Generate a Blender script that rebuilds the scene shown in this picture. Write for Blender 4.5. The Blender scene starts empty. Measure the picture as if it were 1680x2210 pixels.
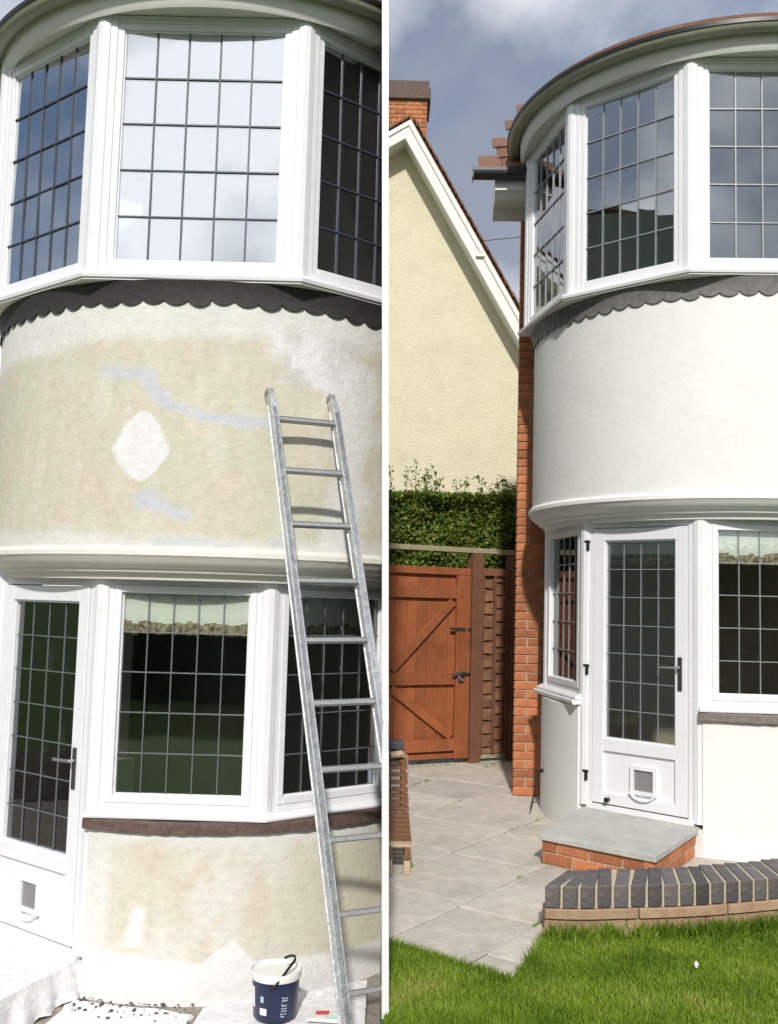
import bpy, bmesh, math, random
import numpy as np
from mathutils import Matrix, Vector, noise as mnoise
R_ = random.Random(7)
sin, cos, pi = math.sin, math.cos, math.pi
scn = bpy.context.scene
COL = scn.collection

# ------------------------------------------------------------------ camera
CZ = 1.6314
PITCH, ROLL, FPX = 0.0897, 0.0269, 2152.0
_X = Vector((1, 0, 0)); _U = Vector((0, -sin(PITCH), cos(PITCH))); _F = Vector((0, cos(PITCH), sin(PITCH)))
CRIGHT = _X * cos(ROLL) + _U * sin(ROLL)
CUP = _U * cos(ROLL) - _X * sin(ROLL)
cam_d = bpy.data.cameras.new('camera'); cam = bpy.data.objects.new('camera', cam_d); COL.objects.link(cam)
cam_d.sensor_fit = 'HORIZONTAL'; cam_d.sensor_width = 36.0; cam_d.lens = 36.0 * FPX / 1680.0
cam_d.clip_start = 0.05; cam_d.clip_end = 1000
m = Matrix((CRIGHT, CUP, -_F)).transposed().to_4x4(); m.translation = (0, 0, CZ)
cam.matrix_world = m
scn.camera = cam

# ------------------------------------------------------------------ world, sun, exposure
SUN_EL, SUN_AZ = 36.0, 2.5            # azimuth: degrees to the left of straight behind the camera
w = bpy.data.worlds.new('World'); scn.world = w; w.use_nodes = True
nt = w.node_tree; nt.nodes.clear()
def N(nt, t, **kw):
    n = nt.nodes.new(t)
    for k, v in kw.items():
        if k in n.inputs.keys(): n.inputs[k].default_value = v
        else: setattr(n, k, v)
    return n
def L(nt, a, b): nt.links.new(a, b)
sky = N(nt, 'ShaderNodeTexSky', sky_type='NISHITA', sun_disc=False)
sky.sun_elevation = math.radians(SUN_EL); sky.sun_rotation = math.radians(180 + SUN_AZ)
sky.air_density = 1.0; sky.dust_density = 1.5
bg1 = N(nt, 'ShaderNodeBackground', Strength=0.11); L(nt, sky.outputs[0], bg1.inputs[0])
tc = N(nt, 'ShaderNodeTexCoord')
mpw = N(nt, 'ShaderNodeMapping'); mpw.inputs['Location'].default_value = (25.9, 9.1, 6.3); mpw.inputs['Rotation'].default_value = (0, 0, math.radians(230)); L(nt, tc.outputs['Generated'], mpw.inputs[0])
n1 = N(nt, 'ShaderNodeTexNoise', Scale=1.7, Detail=7.0, Roughness=0.55, Distortion=0.3); L(nt, mpw.outputs[0], n1.inputs['Vector'])
mr = N(nt, 'ShaderNodeMapRange'); mr.inputs[1].default_value = 0.30; mr.inputs[2].default_value = 0.48; L(nt, n1.outputs[0], mr.inputs[0])
n2 = N(nt, 'ShaderNodeTexNoise', Scale=3.0, Detail=6.0, Roughness=0.5); L(nt, mpw.outputs[0], n2.inputs['Vector'])
rp = N(nt, 'ShaderNodeValToRGB'); L(nt, n2.outputs[0], rp.inputs[0])
rp.color_ramp.elements[0].position = 0.44; rp.color_ramp.elements[0].color = (0.32, 0.36, 0.45, 1)
rp.color_ramp.elements[1].position = 0.63; rp.color_ramp.elements[1].color = (1.15, 1.17, 1.2, 1)
bg2 = N(nt, 'ShaderNodeBackground', Strength=1.0); L(nt, rp.outputs[0], bg2.inputs[0])
mx = N(nt, 'ShaderNodeMixShader'); L(nt, mr.outputs[0], mx.inputs[0]); L(nt, bg1.outputs[0], mx.inputs[1]); L(nt, bg2.outputs[0], mx.inputs[2])
wo = N(nt, 'ShaderNodeOutputWorld'); L(nt, mx.outputs[0], wo.inputs[0])

sd = bpy.data.lights.new('sun', 'SUN'); sd.energy = 3.6; sd.angle = math.radians(2.2); sd.color = (1.0, 0.955, 0.89)
sun = bpy.data.objects.new('sun', sd); COL.objects.link(sun)
el, az = math.radians(SUN_EL), math.radians(SUN_AZ)
to_sun = Vector((-sin(az) * cos(el), -cos(az) * cos(el), sin(el)))
sun.rotation_euler = to_sun.to_track_quat('Z', 'Y').to_euler()
scn.view_settings.view_transform = 'Standard'; scn.view_settings.look = 'None'
scn.view_settings.exposure = 0.0; scn.view_settings.gamma = 1.0
scn.view_settings.use_curve_mapping = False
scn.cycles.max_bounces = 10; scn.cycles.transparent_max_bounces = 16

# ------------------------------------------------------------------ helpers
def tag(o, label=None, cat=None, group=None, kind=None):
    if label: o['label'] = label
    if cat: o['category'] = cat
    if group: o['group'] = group
    if kind: o['kind'] = kind
    return o
def empty(name, loc=(0, 0, 0), rz=0):
    o = bpy.data.objects.new(name, None); COL.objects.link(o); o.location = loc; o.rotation_euler = (0, 0, rz)
    o.empty_display_size = 0.1
    return o
def link_mesh(name, me, parent=None, mat=None):
    o = bpy.data.objects.new(name, me); COL.objects.link(o)
    if parent is not None: o.parent = parent
    return o

class MB:
    def __init__(s): s.v = []; s.f = []; s.mi = []
    def add(s, vs, fs, mi=0):
        b = len(s.v); s.v += [tuple(p) for p in vs]
        for f in fs: s.f.append([b + i for i in f]); s.mi.append(mi)
    def box(s, x0, x1, y0, y1, z0, z1, M=None, mi=0):
        vs = [Vector((x, y, z)) for x in (x0, x1) for y in (y0, y1) for z in (z0, z1)]
        if M is not None: vs = [M @ p for p in vs]
        s.add(vs, [(0, 1, 3, 2), (4, 6, 7, 5), (0, 4, 5, 1), (2, 3, 7, 6), (0, 2, 6, 4), (1, 5, 7, 3)], mi)
    def hexa(s, bot, top, mi=0):
        n = len(bot); s.add(list(bot) + list(top), [tuple(range(n))[::-1], tuple(range(n, 2 * n))] + [(i, (i + 1) % n, n + (i + 1) % n, n + i) for i in range(n)], mi)
    def sweep(s, rings, closed_prof=True, caps=True, mi=0, loop=False):
        n = len(rings[0]); b = len(s.v); k = len(rings)
        for r in rings: s.v += [tuple(p) for p in r]
        rng = range(n) if closed_prof else range(n - 1)
        for i in range(k if loop else k - 1):
            i2 = (i + 1) % k
            for j in rng:
                j2 = (j + 1) % n
                s.f.append([b + i * n + j, b + i * n + j2, b + i2 * n + j2, b + i2 * n + j]); s.mi.append(mi)
        if caps and closed_prof and not loop:
            s.f.append([b + j for j in range(n)][::-1]); s.mi.append(mi)
            s.f.append([b + (k - 1) * n + j for j in range(n)]); s.mi.append(mi)
    def arc(s, prof, a0, a1, n, c=(0, 0), closed=True, mi=0):
        s.sweep([[(c[0] + r * sin(a), c[1] - r * cos(a), z) for r, z in prof] for a in [a0 + (a1 - a0) * i / n for i in range(n + 1)]], closed, closed, mi)
    def tube(s, pts, r, n=8, mi=0, caps=True):
        pts = [Vector(p) for p in pts]; rings = []
        up = Vector((0, 0, 1)); prev = None
        for i, p in enumerate(pts):
            t = (pts[min(i + 1, len(pts) - 1)] - pts[max(i - 1, 0)]).normalized()
            if prev is None:
                u = t.cross(up)
                if u.length < 1e-3: u = t.cross(Vector((1, 0, 0)))
                u.normalize()
            else: u = (prev - t * prev.dot(t)).normalized()
            prev = u; v = t.cross(u); rr = r[i] if isinstance(r, (list, tuple)) else r
            rings.append([p + (u * cos(2 * pi * j / n) + v * sin(2 * pi * j / n)) * rr for j in range(n)])
        s.sweep(rings, True, caps, mi)
    def lathe(s, prof, c=(0, 0, 0), n=24, mi=0, M=None):
        rings = []
        for i in range(n):
            a = 2 * pi * i / n
            r = [Vector((c[0] + q * cos(a), c[1] + q * sin(a), c[2] + z)) for q, z in prof]
            rings.append([M @ p for p in r] if M is not None else r)
        s.sweep(rings, False, False, mi, loop=True)
    def build(s, name, mats, parent=None, smooth=False, bevel=0):
        me = bpy.data.meshes.new(name); me.from_pydata([tuple(p) for p in s.v], [], s.f)
        if not isinstance(mats, (list, tuple)): mats = [mats]
        for q in mats: me.materials.append(q)
        if len(mats) > 1: me.polygons.foreach_set('material_index', s.mi)
        bm = bmesh.new(); bm.from_mesh(me); bmesh.ops.recalc_face_normals(bm, faces=bm.faces)
        if bevel: bmesh.ops.bevel(bm, geom=bm.edges[:], offset=bevel, segments=1, affect='EDGES', clamp_overlap=True)
        bm.to_mesh(me); bm.free()
        if smooth:
            me.polygons.foreach_set('use_smooth', [True] * len(me.polygons))
            try: me.set_sharp_from_angle(angle=math.radians(40))
            except Exception: pass
        return link_mesh(name, me, parent)

# ------------------------------------------------------------------ materials
MATS = {}
def mat(name, col, rough=0.6, var=0.0, scale=8.0, bump=0.0, bscale=60.0, metal=0.0, spec=0.5, col2=None, detail=5.0, per_obj=0.0, coords='Object', stretch=None, vcol=False, grime=0.0):
    m = bpy.data.materials.new(name); m.use_nodes = True; nt = m.node_tree; b = nt.nodes['Principled BSDF']
    b.inputs['Roughness'].default_value = rough; b.inputs['Metallic'].default_value = metal
    b.inputs['Specular IOR Level'].default_value = spec
    tc = N(nt, 'ShaderNodeTexCoord'); vec = tc.outputs[coords]
    if stretch:
        mp = N(nt, 'ShaderNodeMapping'); mp.inputs['Scale'].default_value = stretch; L(nt, vec, mp.inputs[0]); vec = mp.outputs[0]
    if vcol:
        at = N(nt, 'ShaderNodeAttribute', attribute_name='Col'); base = at.outputs['Color']
    else:
        c = N(nt, 'ShaderNodeRGB'); c.outputs[0].default_value = (*col, 1); base = c.outputs[0]
    if var or col2:
        nz = N(nt, 'ShaderNodeTexNoise', Scale=scale, Detail=detail, Roughness=0.6); L(nt, vec, nz.inputs['Vector'])
        if col2:
            mr = N(nt, 'ShaderNodeMapRange'); mr.inputs[1].default_value = 0.35; mr.inputs[2].default_value = 0.65; L(nt, nz.outputs[0], mr.inputs[0])
            mxn = N(nt, 'ShaderNodeMix', data_type='RGBA'); L(nt, mr.outputs[0], mxn.inputs[0]); L(nt, base, mxn.inputs[6]); mxn.inputs[7].default_value = (*col2, 1); base = mxn.outputs[2]
        if var:
            mr = N(nt, 'ShaderNodeMapRange'); mr.inputs[1].default_value = 0.25; mr.inputs[2].default_value = 0.75; mr.inputs[3].default_value = 1 - var; mr.inputs[4].default_value = 1 + var
            nz2 = N(nt, 'ShaderNodeTexNoise', Scale=scale * 3.1, Detail=detail, Roughness=0.65); L(nt, vec, nz2.inputs['Vector']); L(nt, nz2.outputs[0], mr.inputs[0])
            mm = N(nt, 'ShaderNodeVectorMath', operation='SCALE'); L(nt, base, mm.inputs[0]); L(nt, mr.outputs[0], mm.inputs['Scale']); base = mm.outputs[0]
    if grime:
        ng = N(nt, 'ShaderNodeTexNoise', Scale=2.3, Detail=9.0, Roughness=0.68, Distortion=0.6); L(nt, tc.outputs['Object'], ng.inputs['Vector'])
        mr = N(nt, 'ShaderNodeMapRange'); mr.inputs[1].default_value = 0.46; mr.inputs[2].default_value = 0.72; mr.inputs[3].default_value = 1.0; mr.inputs[4].default_value = 1 - grime; L(nt, ng.outputs[0], mr.inputs[0])
        mm = N(nt, 'ShaderNodeVectorMath', operation='SCALE'); L(nt, base, mm.inputs[0]); L(nt, mr.outputs[0], mm.inputs['Scale']); base = mm.outputs[0]
    if per_obj:
        oi = N(nt, 'ShaderNodeObjectInfo'); mr = N(nt, 'ShaderNodeMapRange'); mr.inputs[3].default_value = 1 - per_obj; mr.inputs[4].default_value = 1 + per_obj; L(nt, oi.outputs['Random'], mr.inputs[0])
        mm = N(nt, 'ShaderNodeVectorMath', operation='SCALE'); L(nt, base, mm.inputs[0]); L(nt, mr.outputs[0], mm.inputs['Scale']); base = mm.outputs[0]
    L(nt, base, b.inputs['Base Color'])
    if bump:
        nb = N(nt, 'ShaderNodeTexNoise', Scale=bscale, Detail=4.0, Roughness=0.6); L(nt, vec, nb.inputs['Vector'])
        bp = N(nt, 'ShaderNodeBump', Strength=bump, Distance=0.02); L(nt, nb.outputs[0], bp.inputs['Height']); L(nt, bp.outputs[0], b.inputs['Normal'])
    MATS[name] = m; return m
def glass(name, refl, tint=(0.9, 0.95, 0.93)):
    m = bpy.data.materials.new(name); m.use_nodes = True; nt = m.node_tree; nt.nodes.clear()
    t = N(nt, 'ShaderNodeBsdfTransparent'); t.inputs[0].default_value = (*tint, 1)
    g = N(nt, 'ShaderNodeBsdfGlossy', Roughness=0.0); g.inputs[0].default_value = (0.95, 0.97, 1, 1)
    fr = N(nt, 'ShaderNodeFresnel', IOR=1.5)
    mr = N(nt, 'ShaderNodeMapRange'); mr.inputs[1].default_value = 0.04; mr.inputs[2].default_value = 1.0; mr.inputs[3].default_value = refl; mr.inputs[4].default_value = 1.0; L(nt, fr.outputs[0], mr.inputs[0])
    mx = N(nt, 'ShaderNodeMixShader'); L(nt, mr.outputs[0], mx.inputs[0]); L(nt, t.outputs[0], mx.inputs[1]); L(nt, g.outputs[0], mx.inputs[2])
    o = N(nt, 'ShaderNodeOutputMaterial'); L(nt, mx.outputs[0], o.inputs[0]); return m

UPVC = mat('white_upvc', (0.82, 0.83, 0.85), 0.32, var=0.03, scale=3)
UPVC_OLD = mat('white_upvc_dusty', (0.80, 0.81, 0.84), 0.42, var=0.05, scale=4)
PAINT = mat('white_masonry_paint', (0.81, 0.81, 0.785), 0.75, var=0.025, scale=2.5, bump=0.13, bscale=26, grime=0.05)
CORN = mat('cream_cornice_paint', (0.72, 0.71, 0.64), 0.6, var=0.04, scale=5, bump=0.05, bscale=90)
REFLGREY = mat('grey_reflected_face', (0.17, 0.19, 0.18), 0.9, var=0.15, scale=5, stretch=(3, 3, 3), bump=0.2)  # grey invented for its reflection in the painted bay's glass
PATCHY = mat('patched_render', (0.6, 0.55, 0.42), 0.9, var=0.07, scale=7, bump=0.22, bscale=60, vcol=True, grime=0.07)
LEADD = mat('dark_lead_shaded', (0.028, 0.026, 0.026), 0.7, var=0.35, scale=7, bump=0.2, bscale=70)  # dark lead, its colour deepened for the shadow below the sill
LEADG = mat('grey_lead', (0.17, 0.165, 0.16), 0.7, var=0.3, scale=7, bump=0.2, bscale=70)
CAME_D = mat('dark_came', (0.055, 0.065, 0.09), 0.45)
CAME_L = mat('grey_came', (0.32, 0.34, 0.36), 0.4, metal=0.3)
GLASS_UL = glass('glass_upper_before', 0.66)
GLASS_UR = glass('glass_upper_after', 0.30)
GLASS_L = glass('glass_lower', 0.14, (0.95, 0.97, 0.95))
SILLB = mat('brown_sill', (0.115, 0.075, 0.06), 0.75, var=0.45, scale=9, bump=0.3, bscale=60)
SILLG = mat('grey_brown_sill', (0.20, 0.165, 0.14), 0.75, var=0.35, scale=9, bump=0.3, bscale=60)
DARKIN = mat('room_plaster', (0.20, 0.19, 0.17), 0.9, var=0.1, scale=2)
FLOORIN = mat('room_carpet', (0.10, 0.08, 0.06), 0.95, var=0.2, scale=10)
BLIND = mat('cream_blind', (0.84, 0.86, 0.79), 0.8, var=0.04, scale=6)
TRIM = mat('blind_trim_print', (0.52, 0.47, 0.33), 0.8, col2=(0.12, 0.075, 0.05), scale=42, detail=2)
CURT = mat('pale_curtain', (0.55, 0.56, 0.42), 0.9, var=0.1, scale=6)
METAL = mat('satin_metal', (0.55, 0.54, 0.52), 0.3, metal=1.0)
BLACK = mat('black_plastic', (0.012, 0.012, 0.013), 0.4)
DARKMET = mat('dark_metal', (0.10, 0.10, 0.10), 0.45, metal=0.7)
SMOKE = mat('smoked_flap', (0.24, 0.24, 0.25), 0.25)
BRICK = mat('orange_brick', (0.50, 0.195, 0.080), 0.85, var=0.22, scale=9, col2=(0.40, 0.135, 0.06), per_obj=0.25, bump=0.4, bscale=80)
MORTAR = mat('mortar', (0.50, 0.42, 0.32), 0.95, var=0.12, scale=25, bump=0.4, bscale=120)
TILE = mat('clay_roof_tile', (0.20, 0.10, 0.065), 0.85, var=0.3, scale=9, per_obj=0.25, bump=0.3, bscale=60)
CREAM = mat('cream_roughcast', (0.70, 0.655, 0.48), 0.9, var=0.05, scale=4, bump=0.9, bscale=38, grime=0.10)
SLAB = mat('grey_sandstone', (0.52, 0.485, 0.43), 0.85, var=0.13, scale=3.0, col2=(0.60, 0.55, 0.475), per_obj=0.12, bump=0.35, bscale=30, grime=0.28)
JOINT = mat('paving_joint', (0.10, 0.09, 0.07), 0.95, var=0.3, scale=14, bump=0.3)
STEPTOP = mat('step_stone', (0.50, 0.505, 0.475), 0.8, var=0.12, scale=5, bump=0.3, bscale=40, grime=0.22)
BLUEBR = mat('blue_engineering_brick', (0.085, 0.085, 0.095), 0.6, var=0.25, scale=10, col2=(0.15, 0.115, 0.10), per_obj=0.45, bump=0.5, bscale=45, grime=0.3)
BUFF = mat('buff_sandstone', (0.44, 0.31, 0.20), 0.85, var=0.15, scale=6, col2=(0.36, 0.22, 0.14), per_obj=0.12, bump=0.3, bscale=50)
LMORT = mat('pale_mortar', (0.52, 0.45, 0.33), 0.95, var=0.08, scale=30, bump=0.3)
GATEW = mat('stained_gate_wood', (0.34, 0.105, 0.036), 0.6, var=0.30, scale=4, stretch=(11, 11, 0.7), per_obj=0.16, bump=0.3, bscale=16, grime=0.35)
FENCEW = mat('brown_fence_wood', (0.17, 0.075, 0.04), 0.75, var=0.25, scale=5, stretch=(6, 6, 1.2), per_obj=0.22, bump=0.3, bscale=20, grime=0.35)
SLATW = mat('woven_slat_wood', (0.20, 0.095, 0.05), 0.75, var=0.3, scale=6, stretch=(2, 2, 9), per_obj=0.3, bump=0.25, bscale=20)
GREYW = mat('weathered_rail_wood', (0.33, 0.29, 0.19), 0.85, var=0.2, scale=8, bump=0.2)
TEAK = mat('teak', (0.20, 0.095, 0.045), 0.6, var=0.25, scale=6, stretch=(4, 4, 1), bump=0.1)
TEAKL = mat('pale_worn_teak', (0.52, 0.39, 0.25), 0.7, var=0.15, scale=8)
SOIL = mat('dark_soil', (0.07, 0.05, 0.035), 1.0, var=0.4, scale=14, bump=0.6)
SHEET = mat('dust_sheet_cloth', (0.80, 0.80, 0.82), 0.95, var=0.16, scale=7, bump=0.7, bscale=14)
CONC = mat('grubby_concrete', (0.30, 0.27, 0.23), 0.95, var=0.35, scale=7, bump=0.4, bscale=50)
ALU = mat('worn_aluminium', (0.52, 0.54, 0.55), 0.42, metal=0.75, var=0.3, scale=26, col2=(0.72, 0.74, 0.75), bump=0.15, bscale=60)
ALUD = mat('grooved_rung_aluminium', (0.40, 0.41, 0.41), 0.5, metal=0.7, var=0.25, scale=30)
NAVY = mat('navy_plastic', (0.012, 0.020, 0.065), 0.35, var=0.2, scale=8)
WPLAS = mat('white_plastic_tub', (0.80, 0.80, 0.78), 0.4)
WPAINT = mat('wet_white_paint', (0.82, 0.82, 0.79), 0.25, bump=0.1, bscale=20)
PALEBLUE = mat('pale_print', (0.42, 0.50, 0.60), 0.5)
REDP = mat('red_print', (0.62, 0.06, 0.08), 0.6)
MINT = mat('mint_print', (0.55, 0.75, 0.66), 0.6)
WICK = mat('wicker', (0.40, 0.20, 0.06), 0.7, var=0.4, scale=25, col2=(0.5, 0.33, 0.12), bump=0.5, bscale=50)
GUTO = mat('olive_gutter_plastic', (0.30, 0.31, 0.23), 0.5, var=0.1, scale=4)
GUTB = mat('black_gutter_plastic', (0.010, 0.011, 0.012), 0.4)
SOFF = mat('white_soffit_board', (0.74, 0.74, 0.70), 0.6, var=0.03, scale=3)
STONED = mat('dark_chippings', (0.06, 0.055, 0.05), 0.9, var=0.5, scale=20)
def leafmat(name, c1, c2, c3=None, transl=0.35):
    m = bpy.data.materials.new(name); m.use_nodes = True; nt = m.node_tree; b = nt.nodes['Principled BSDF']
    b.inputs['Roughness'].default_value = 0.5; b.inputs['Specular IOR Level'].default_value = 0.3
    at = N(nt, 'ShaderNodeAttribute', attribute_name='rnd')
    rp = N(nt, 'ShaderNodeValToRGB'); L(nt, at.outputs['Fac'], rp.inputs[0])
    rp.color_ramp.elements[0].color = (*c1, 1); rp.color_ramp.elements[1].color = (*c2, 1)
    if c3: e = rp.color_ramp.elements.new(0.84); e.color = (*c2, 1); rp.color_ramp.elements[-1].color = (*c3, 1)
    L(nt, rp.outputs[0], b.inputs['Base Color'])
    t = N(nt, 'ShaderNodeBsdfTranslucent'); L(nt, rp.outputs[0], t.inputs[0])
    mx = N(nt, 'ShaderNodeMixShader', Fac=transl); L(nt, b.outputs[0], mx.inputs[1]); L(nt, t.outputs[0], mx.inputs[2])
    L(nt, mx.outputs[0], nt.nodes['Material Output'].inputs[0]); return m
GRASS = leafmat('grass_blades', (0.11, 0.20, 0.014), (0.28, 0.41, 0.04), (0.42, 0.42, 0.12))
HEDGE = leafmat('hedge_leaves', (0.035, 0.085, 0.012), (0.22, 0.31, 0.045), (0.36, 0.27, 0.07))
DARKLEAF = leafmat('dark_evergreen_leaves', (0.010, 0.022, 0.008), (0.03, 0.05, 0.015))
BARK = mat('bark', (0.09, 0.06, 0.04), 0.95, var=0.3, scale=8, bump=0.5)
GROUNDG = mat('lawn_soil_and_grass', (0.050, 0.095, 0.012), 0.95, var=0.35, scale=3.5, col2=(0.075, 0.12, 0.018), bump=0.5, bscale=90)

# ------------------------------------------------------------------ dividing plane between the two bays (runs straight away from the camera)
DN = (CRIGHT + _F * 0.0037).normalized()
def plane_x(Y, z, off=0.0): return (off - DN.y * Y - DN.z * (z - CZ)) / DN.x
def plane_pt(Y, z, off=0.0): return Vector((plane_x(Y, z, off), Y, z))

# ------------------------------------------------------------------ ground
GL = -0.5342                     # level of the sunken terrace on the left
mb = MB()
PX = 0.02
for x0, x1, y0, y1 in ((-220, 220, -220, 3.0), (-220, -7, 3.0, 12), (PX, 220, 3.0, 12), (-220, 220, 12, 260)):
    mb.add([(x0, y0, -0.03), (x1, y0, -0.03), (x1, y1, -0.03), (x0, y1, -0.03)], [(0, 1, 2, 3)])
tag(mb.build('lawn_ground', GROUNDG), kind='structure')
mb = MB(); mb.add([(-7, 3.0, GL), (PX, 3.0, GL), (PX, 12, GL), (-7, 12, GL)], [(0, 1, 2, 3)])
mb.add([(-7, 3.0, GL), (PX, 3.0, GL), (PX, 3.0, -0.031), (-7, 3.0, -0.031)], [(0, 1, 2, 3)])
mb.add([(-7, 3.0, GL), (-7, 12, GL), (-7, 12, -0.031), (-7, 3.0, -0.031)], [(0, 1, 2, 3)])
mb.add([(PX, 3.0, GL), (PX, 12, GL), (PX, 12, -0.031), (PX, 3.0, -0.031)], [(0, 1, 2, 3)])
tag(mb.build('sunken_terrace', CONC), kind='structure')

# patio of laid slabs (right)
def clip_poly(poly, p, n):       # keep side n.(x-p) >= 0
    out = []
    for i in range(len(poly)):
        a, b = poly[i], poly[(i + 1) % len(poly)]
        da = (a[0] - p[0]) * n[0] + (a[1] - p[1]) * n[1]; db = (b[0] - p[0]) * n[0] + (b[1] - p[1]) * n[1]
        if da >= 0: out.append(a)
        if da * db < 0:
            t = da / (da - db); out.append((a[0] + (b[0] - a[0]) * t, a[1] + (b[1] - a[1]) * t))
    return out
patio_e = tag(empty('patio', (0, 0, 0)), kind='structure')
TH = math.radians(55.5); du = (cos(TH), sin(TH)); dn_ = (-sin(TH), cos(TH))
edge_front = ((0.06, 4.99), (0.61, 4.55))
def patio_clip(poly):
    # left: dividing wall; front edge of lawn; right-front edge along the tip; far: fence
    poly = clip_poly(poly, (0.03, 5), (1, 0))
    d = (0.55, -0.44); poly = clip_poly(poly, (0.06, 4.99), (0.44, 0.55)) if poly else poly
    poly = clip_poly(poly, (-0.2, 11.2), (0.1, -1)) if poly else poly
    return poly
def slab_obj(poly, z0, z1, parent, mat_, ox, name='slab', gap=0.010):
    cx = sum(p[0] for p in poly) / len(poly); cy = sum(p[1] for p in poly) / len(poly)
    q = []
    for p in poly:
        d = Vector((p[0] - cx, p[1] - cy)); l = d.length; d = d * ((l - gap * 1.2) / l); q.append((cx + d.x, cy + d.y))
    mb = MB(); mb.hexa([(x - cx, y - cy, z0) for x, y in q], [(x - cx, y - cy, z1) for x, y in q])
    o = mb.build(name, mat_, parent, bevel=0.004); o.location = (cx, cy, 0); return o
rows = [1.30, 1.86, 2.323, 2.80, 3.43, 4.25, 4.95, 5.55, 6.3, 7.0, 7.8, 8.6]
base_cut = []
for i in range(len(rows) - 1):
    u = R_.uniform(-1, 0) + 0.5
    if i == 4: u = 4.95 - 2.4
    while u < 12.5:
        ln = R_.choice((0.6, 0.9, 1.2, 0.75))
        if i == 4 and abs(u - 4.95) < 0.01: ln = 1.17
        c = [(u * du[0] + rows[a] * dn_[0], u * du[1] + rows[a] * dn_[1]) for a in (i,)]
        poly = [(uu * du[0] + r * dn_[0], uu * du[1] + r * dn_[1]) for uu, r in ((u, rows[i]), (u + ln, rows[i]), (u + ln, rows[i + 1]), (u, rows[i + 1]))]
        u += ln
        p2 = patio_clip(poly)
        # the part beyond the lawn tip (0.61,4.55)-(0.83,5.12): cut it away in front of the planter wall
        if p2 and len(p2) > 2:
            cx = sum(p[0] for p in p2) / len(p2); cy = sum(p[1] for p in p2) / len(p2)
            if cx > 6.5 or cy < 4.3: continue
            a = clip_poly(p2, (0.61, 4.55), (-0.57, 0.22))               # left of the tip edge
            b = clip_poly(p2, (0.61, 4.55), (0.57, -0.22)); b = clip_poly(b, (0.83, 5.30), (-0.25, 1.0)) if b else b
            for pp in (a, b):
                if pp and len(pp) > 2:
                    ar = abs(sum(pp[k][0] * pp[(k + 1) % len(pp)][1] - pp[(k + 1) % len(pp)][0] * pp[k][1] for k in range(len(pp)))) / 2
                    if ar > 0.012:
                        o = slab_obj(pp, -0.035, R_.uniform(-0.003, 0.002), patio_e, SLAB, 0)
mb = MB()
bp = [(0.03, 5.02), (0.60, 4.58), (0.81, 5.14), (1.8, 5.48), (6.5, 7.6), (6.5, 11.4), (0.03, 11.1)]
mb.add([(x, y, -0.012) for x, y in bp], [tuple(range(len(bp)))])
mb.build('bedding_joint', JOINT, patio_e)

# ------------------------------------------------------------------ bay house
A0, A1, A2 = 0.3552, 0.6809, 0.6825
B0, B1, B2 = 0.3819, 0.6295, 0.6498
RU, RL, RW0, RD = 1.5762, 1.3754, 1.492, 1.395; RW = 1.525
ZUS, ZUT, ZDB, ZLT, ZLS = 3.912, 5.465, 0.206, 2.256, 0.971
LA0 = [-(A0 + A1 + A2), -(A0 + A1), -A0, A0, A0 + A1, A0 + A1 + A2]
UA0 = [-(B0 + B1 + B2), -(B0 + B1), -B0, B0, B0 + B1, B0 + B1 + B2]
def facet(R, angs, k, z0):
    p0 = Vector((R[k] * sin(angs[k]), -R[k] * cos(angs[k]), z0)); p1 = Vector((R[k + 1] * sin(angs[k + 1]), -R[k + 1] * cos(angs[k + 1]), z0))
    ex = (p1 - p0); wd = ex.length; ex.normalize(); ez = Vector((0, 0, 1)); en = ex.cross(ez)   # outward
    M = Matrix((ex, -en, ez)).transposed().to_4x4(); M.translation = p0      # local: x along, y inward, z up
    return M, wd
def poly_ring(mb, R, angs, prof, mi=0):
    """prof: (outward offset, z) swept along the facet polygon"""
    rings = []
    for i, a in enumerate(angs):
        hs = []
        if i > 0: hs.append((angs[i] - angs[i - 1]) / 2)
        if i < len(angs) - 1: hs.append((angs[i + 1] - angs[i]) / 2)
        c = cos(sum(hs) / len(hs))
        rings.append([((R[i] + o / c) * sin(a), -(R[i] + o / c) * cos(a), z) for o, z in prof])
    mb.sweep(rings, True, True, mi)
def frame_boxes(mb, M, x0, x1, z0, z1, wf, y0, y1):
    mb.box(x0, x0 + wf, y0, y1, z0, z1, M); mb.box(x1 - wf, x1, y0, y1, z0, z1, M)
    mb.box(x0 + wf, x1 - wf, y0, y1, z1 - wf, z1, M); mb.box(x0 + wf, x1 - wf, y0, y1, z0, z0 + wf, M)
def glazing(win, M, x0, x1, z0, z1, nc, nr, gm, cm, tilt, row_offs=0.0, bar=0.0082):
    cw, rh = (x1 - x0) / nc, (z1 - z0) / nr
    pb = MB(); pb.box(-cw / 2, cw / 2, -0.003, 0.003, -rh / 2, rh / 2)
    first = None
    for i in range(nc):
        for j in range(nr):
            if first is None: o = pb.build('pane', gm, win); first = o
            else: o = first.copy(); COL.objects.link(o); o.parent = win
            T = Matrix.Translation((x0 + cw * (i + .5), 0.035, z0 + rh * (j + .5)))
            Rt = Matrix.Rotation(R_.gauss(0, tilt), 4, 'X') @ Matrix.Rotation(R_.gauss(0, tilt), 4, 'Z')
            o.matrix_basis = M @ T @ Rt
    lb = MB()
    for i in range(1, nc):
        x = x0 + cw * i; lb.box(x - bar / 2, x + bar / 2, 0.024, 0.031, z0, z1, M)
    for j in range(1, nr):
        z = z0 + rh * j; lb.box(x0, x1, 0.0225, 0.0295, z - bar / 2, z + bar / 2, M)
    lb.build('leading', cm, win)

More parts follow.
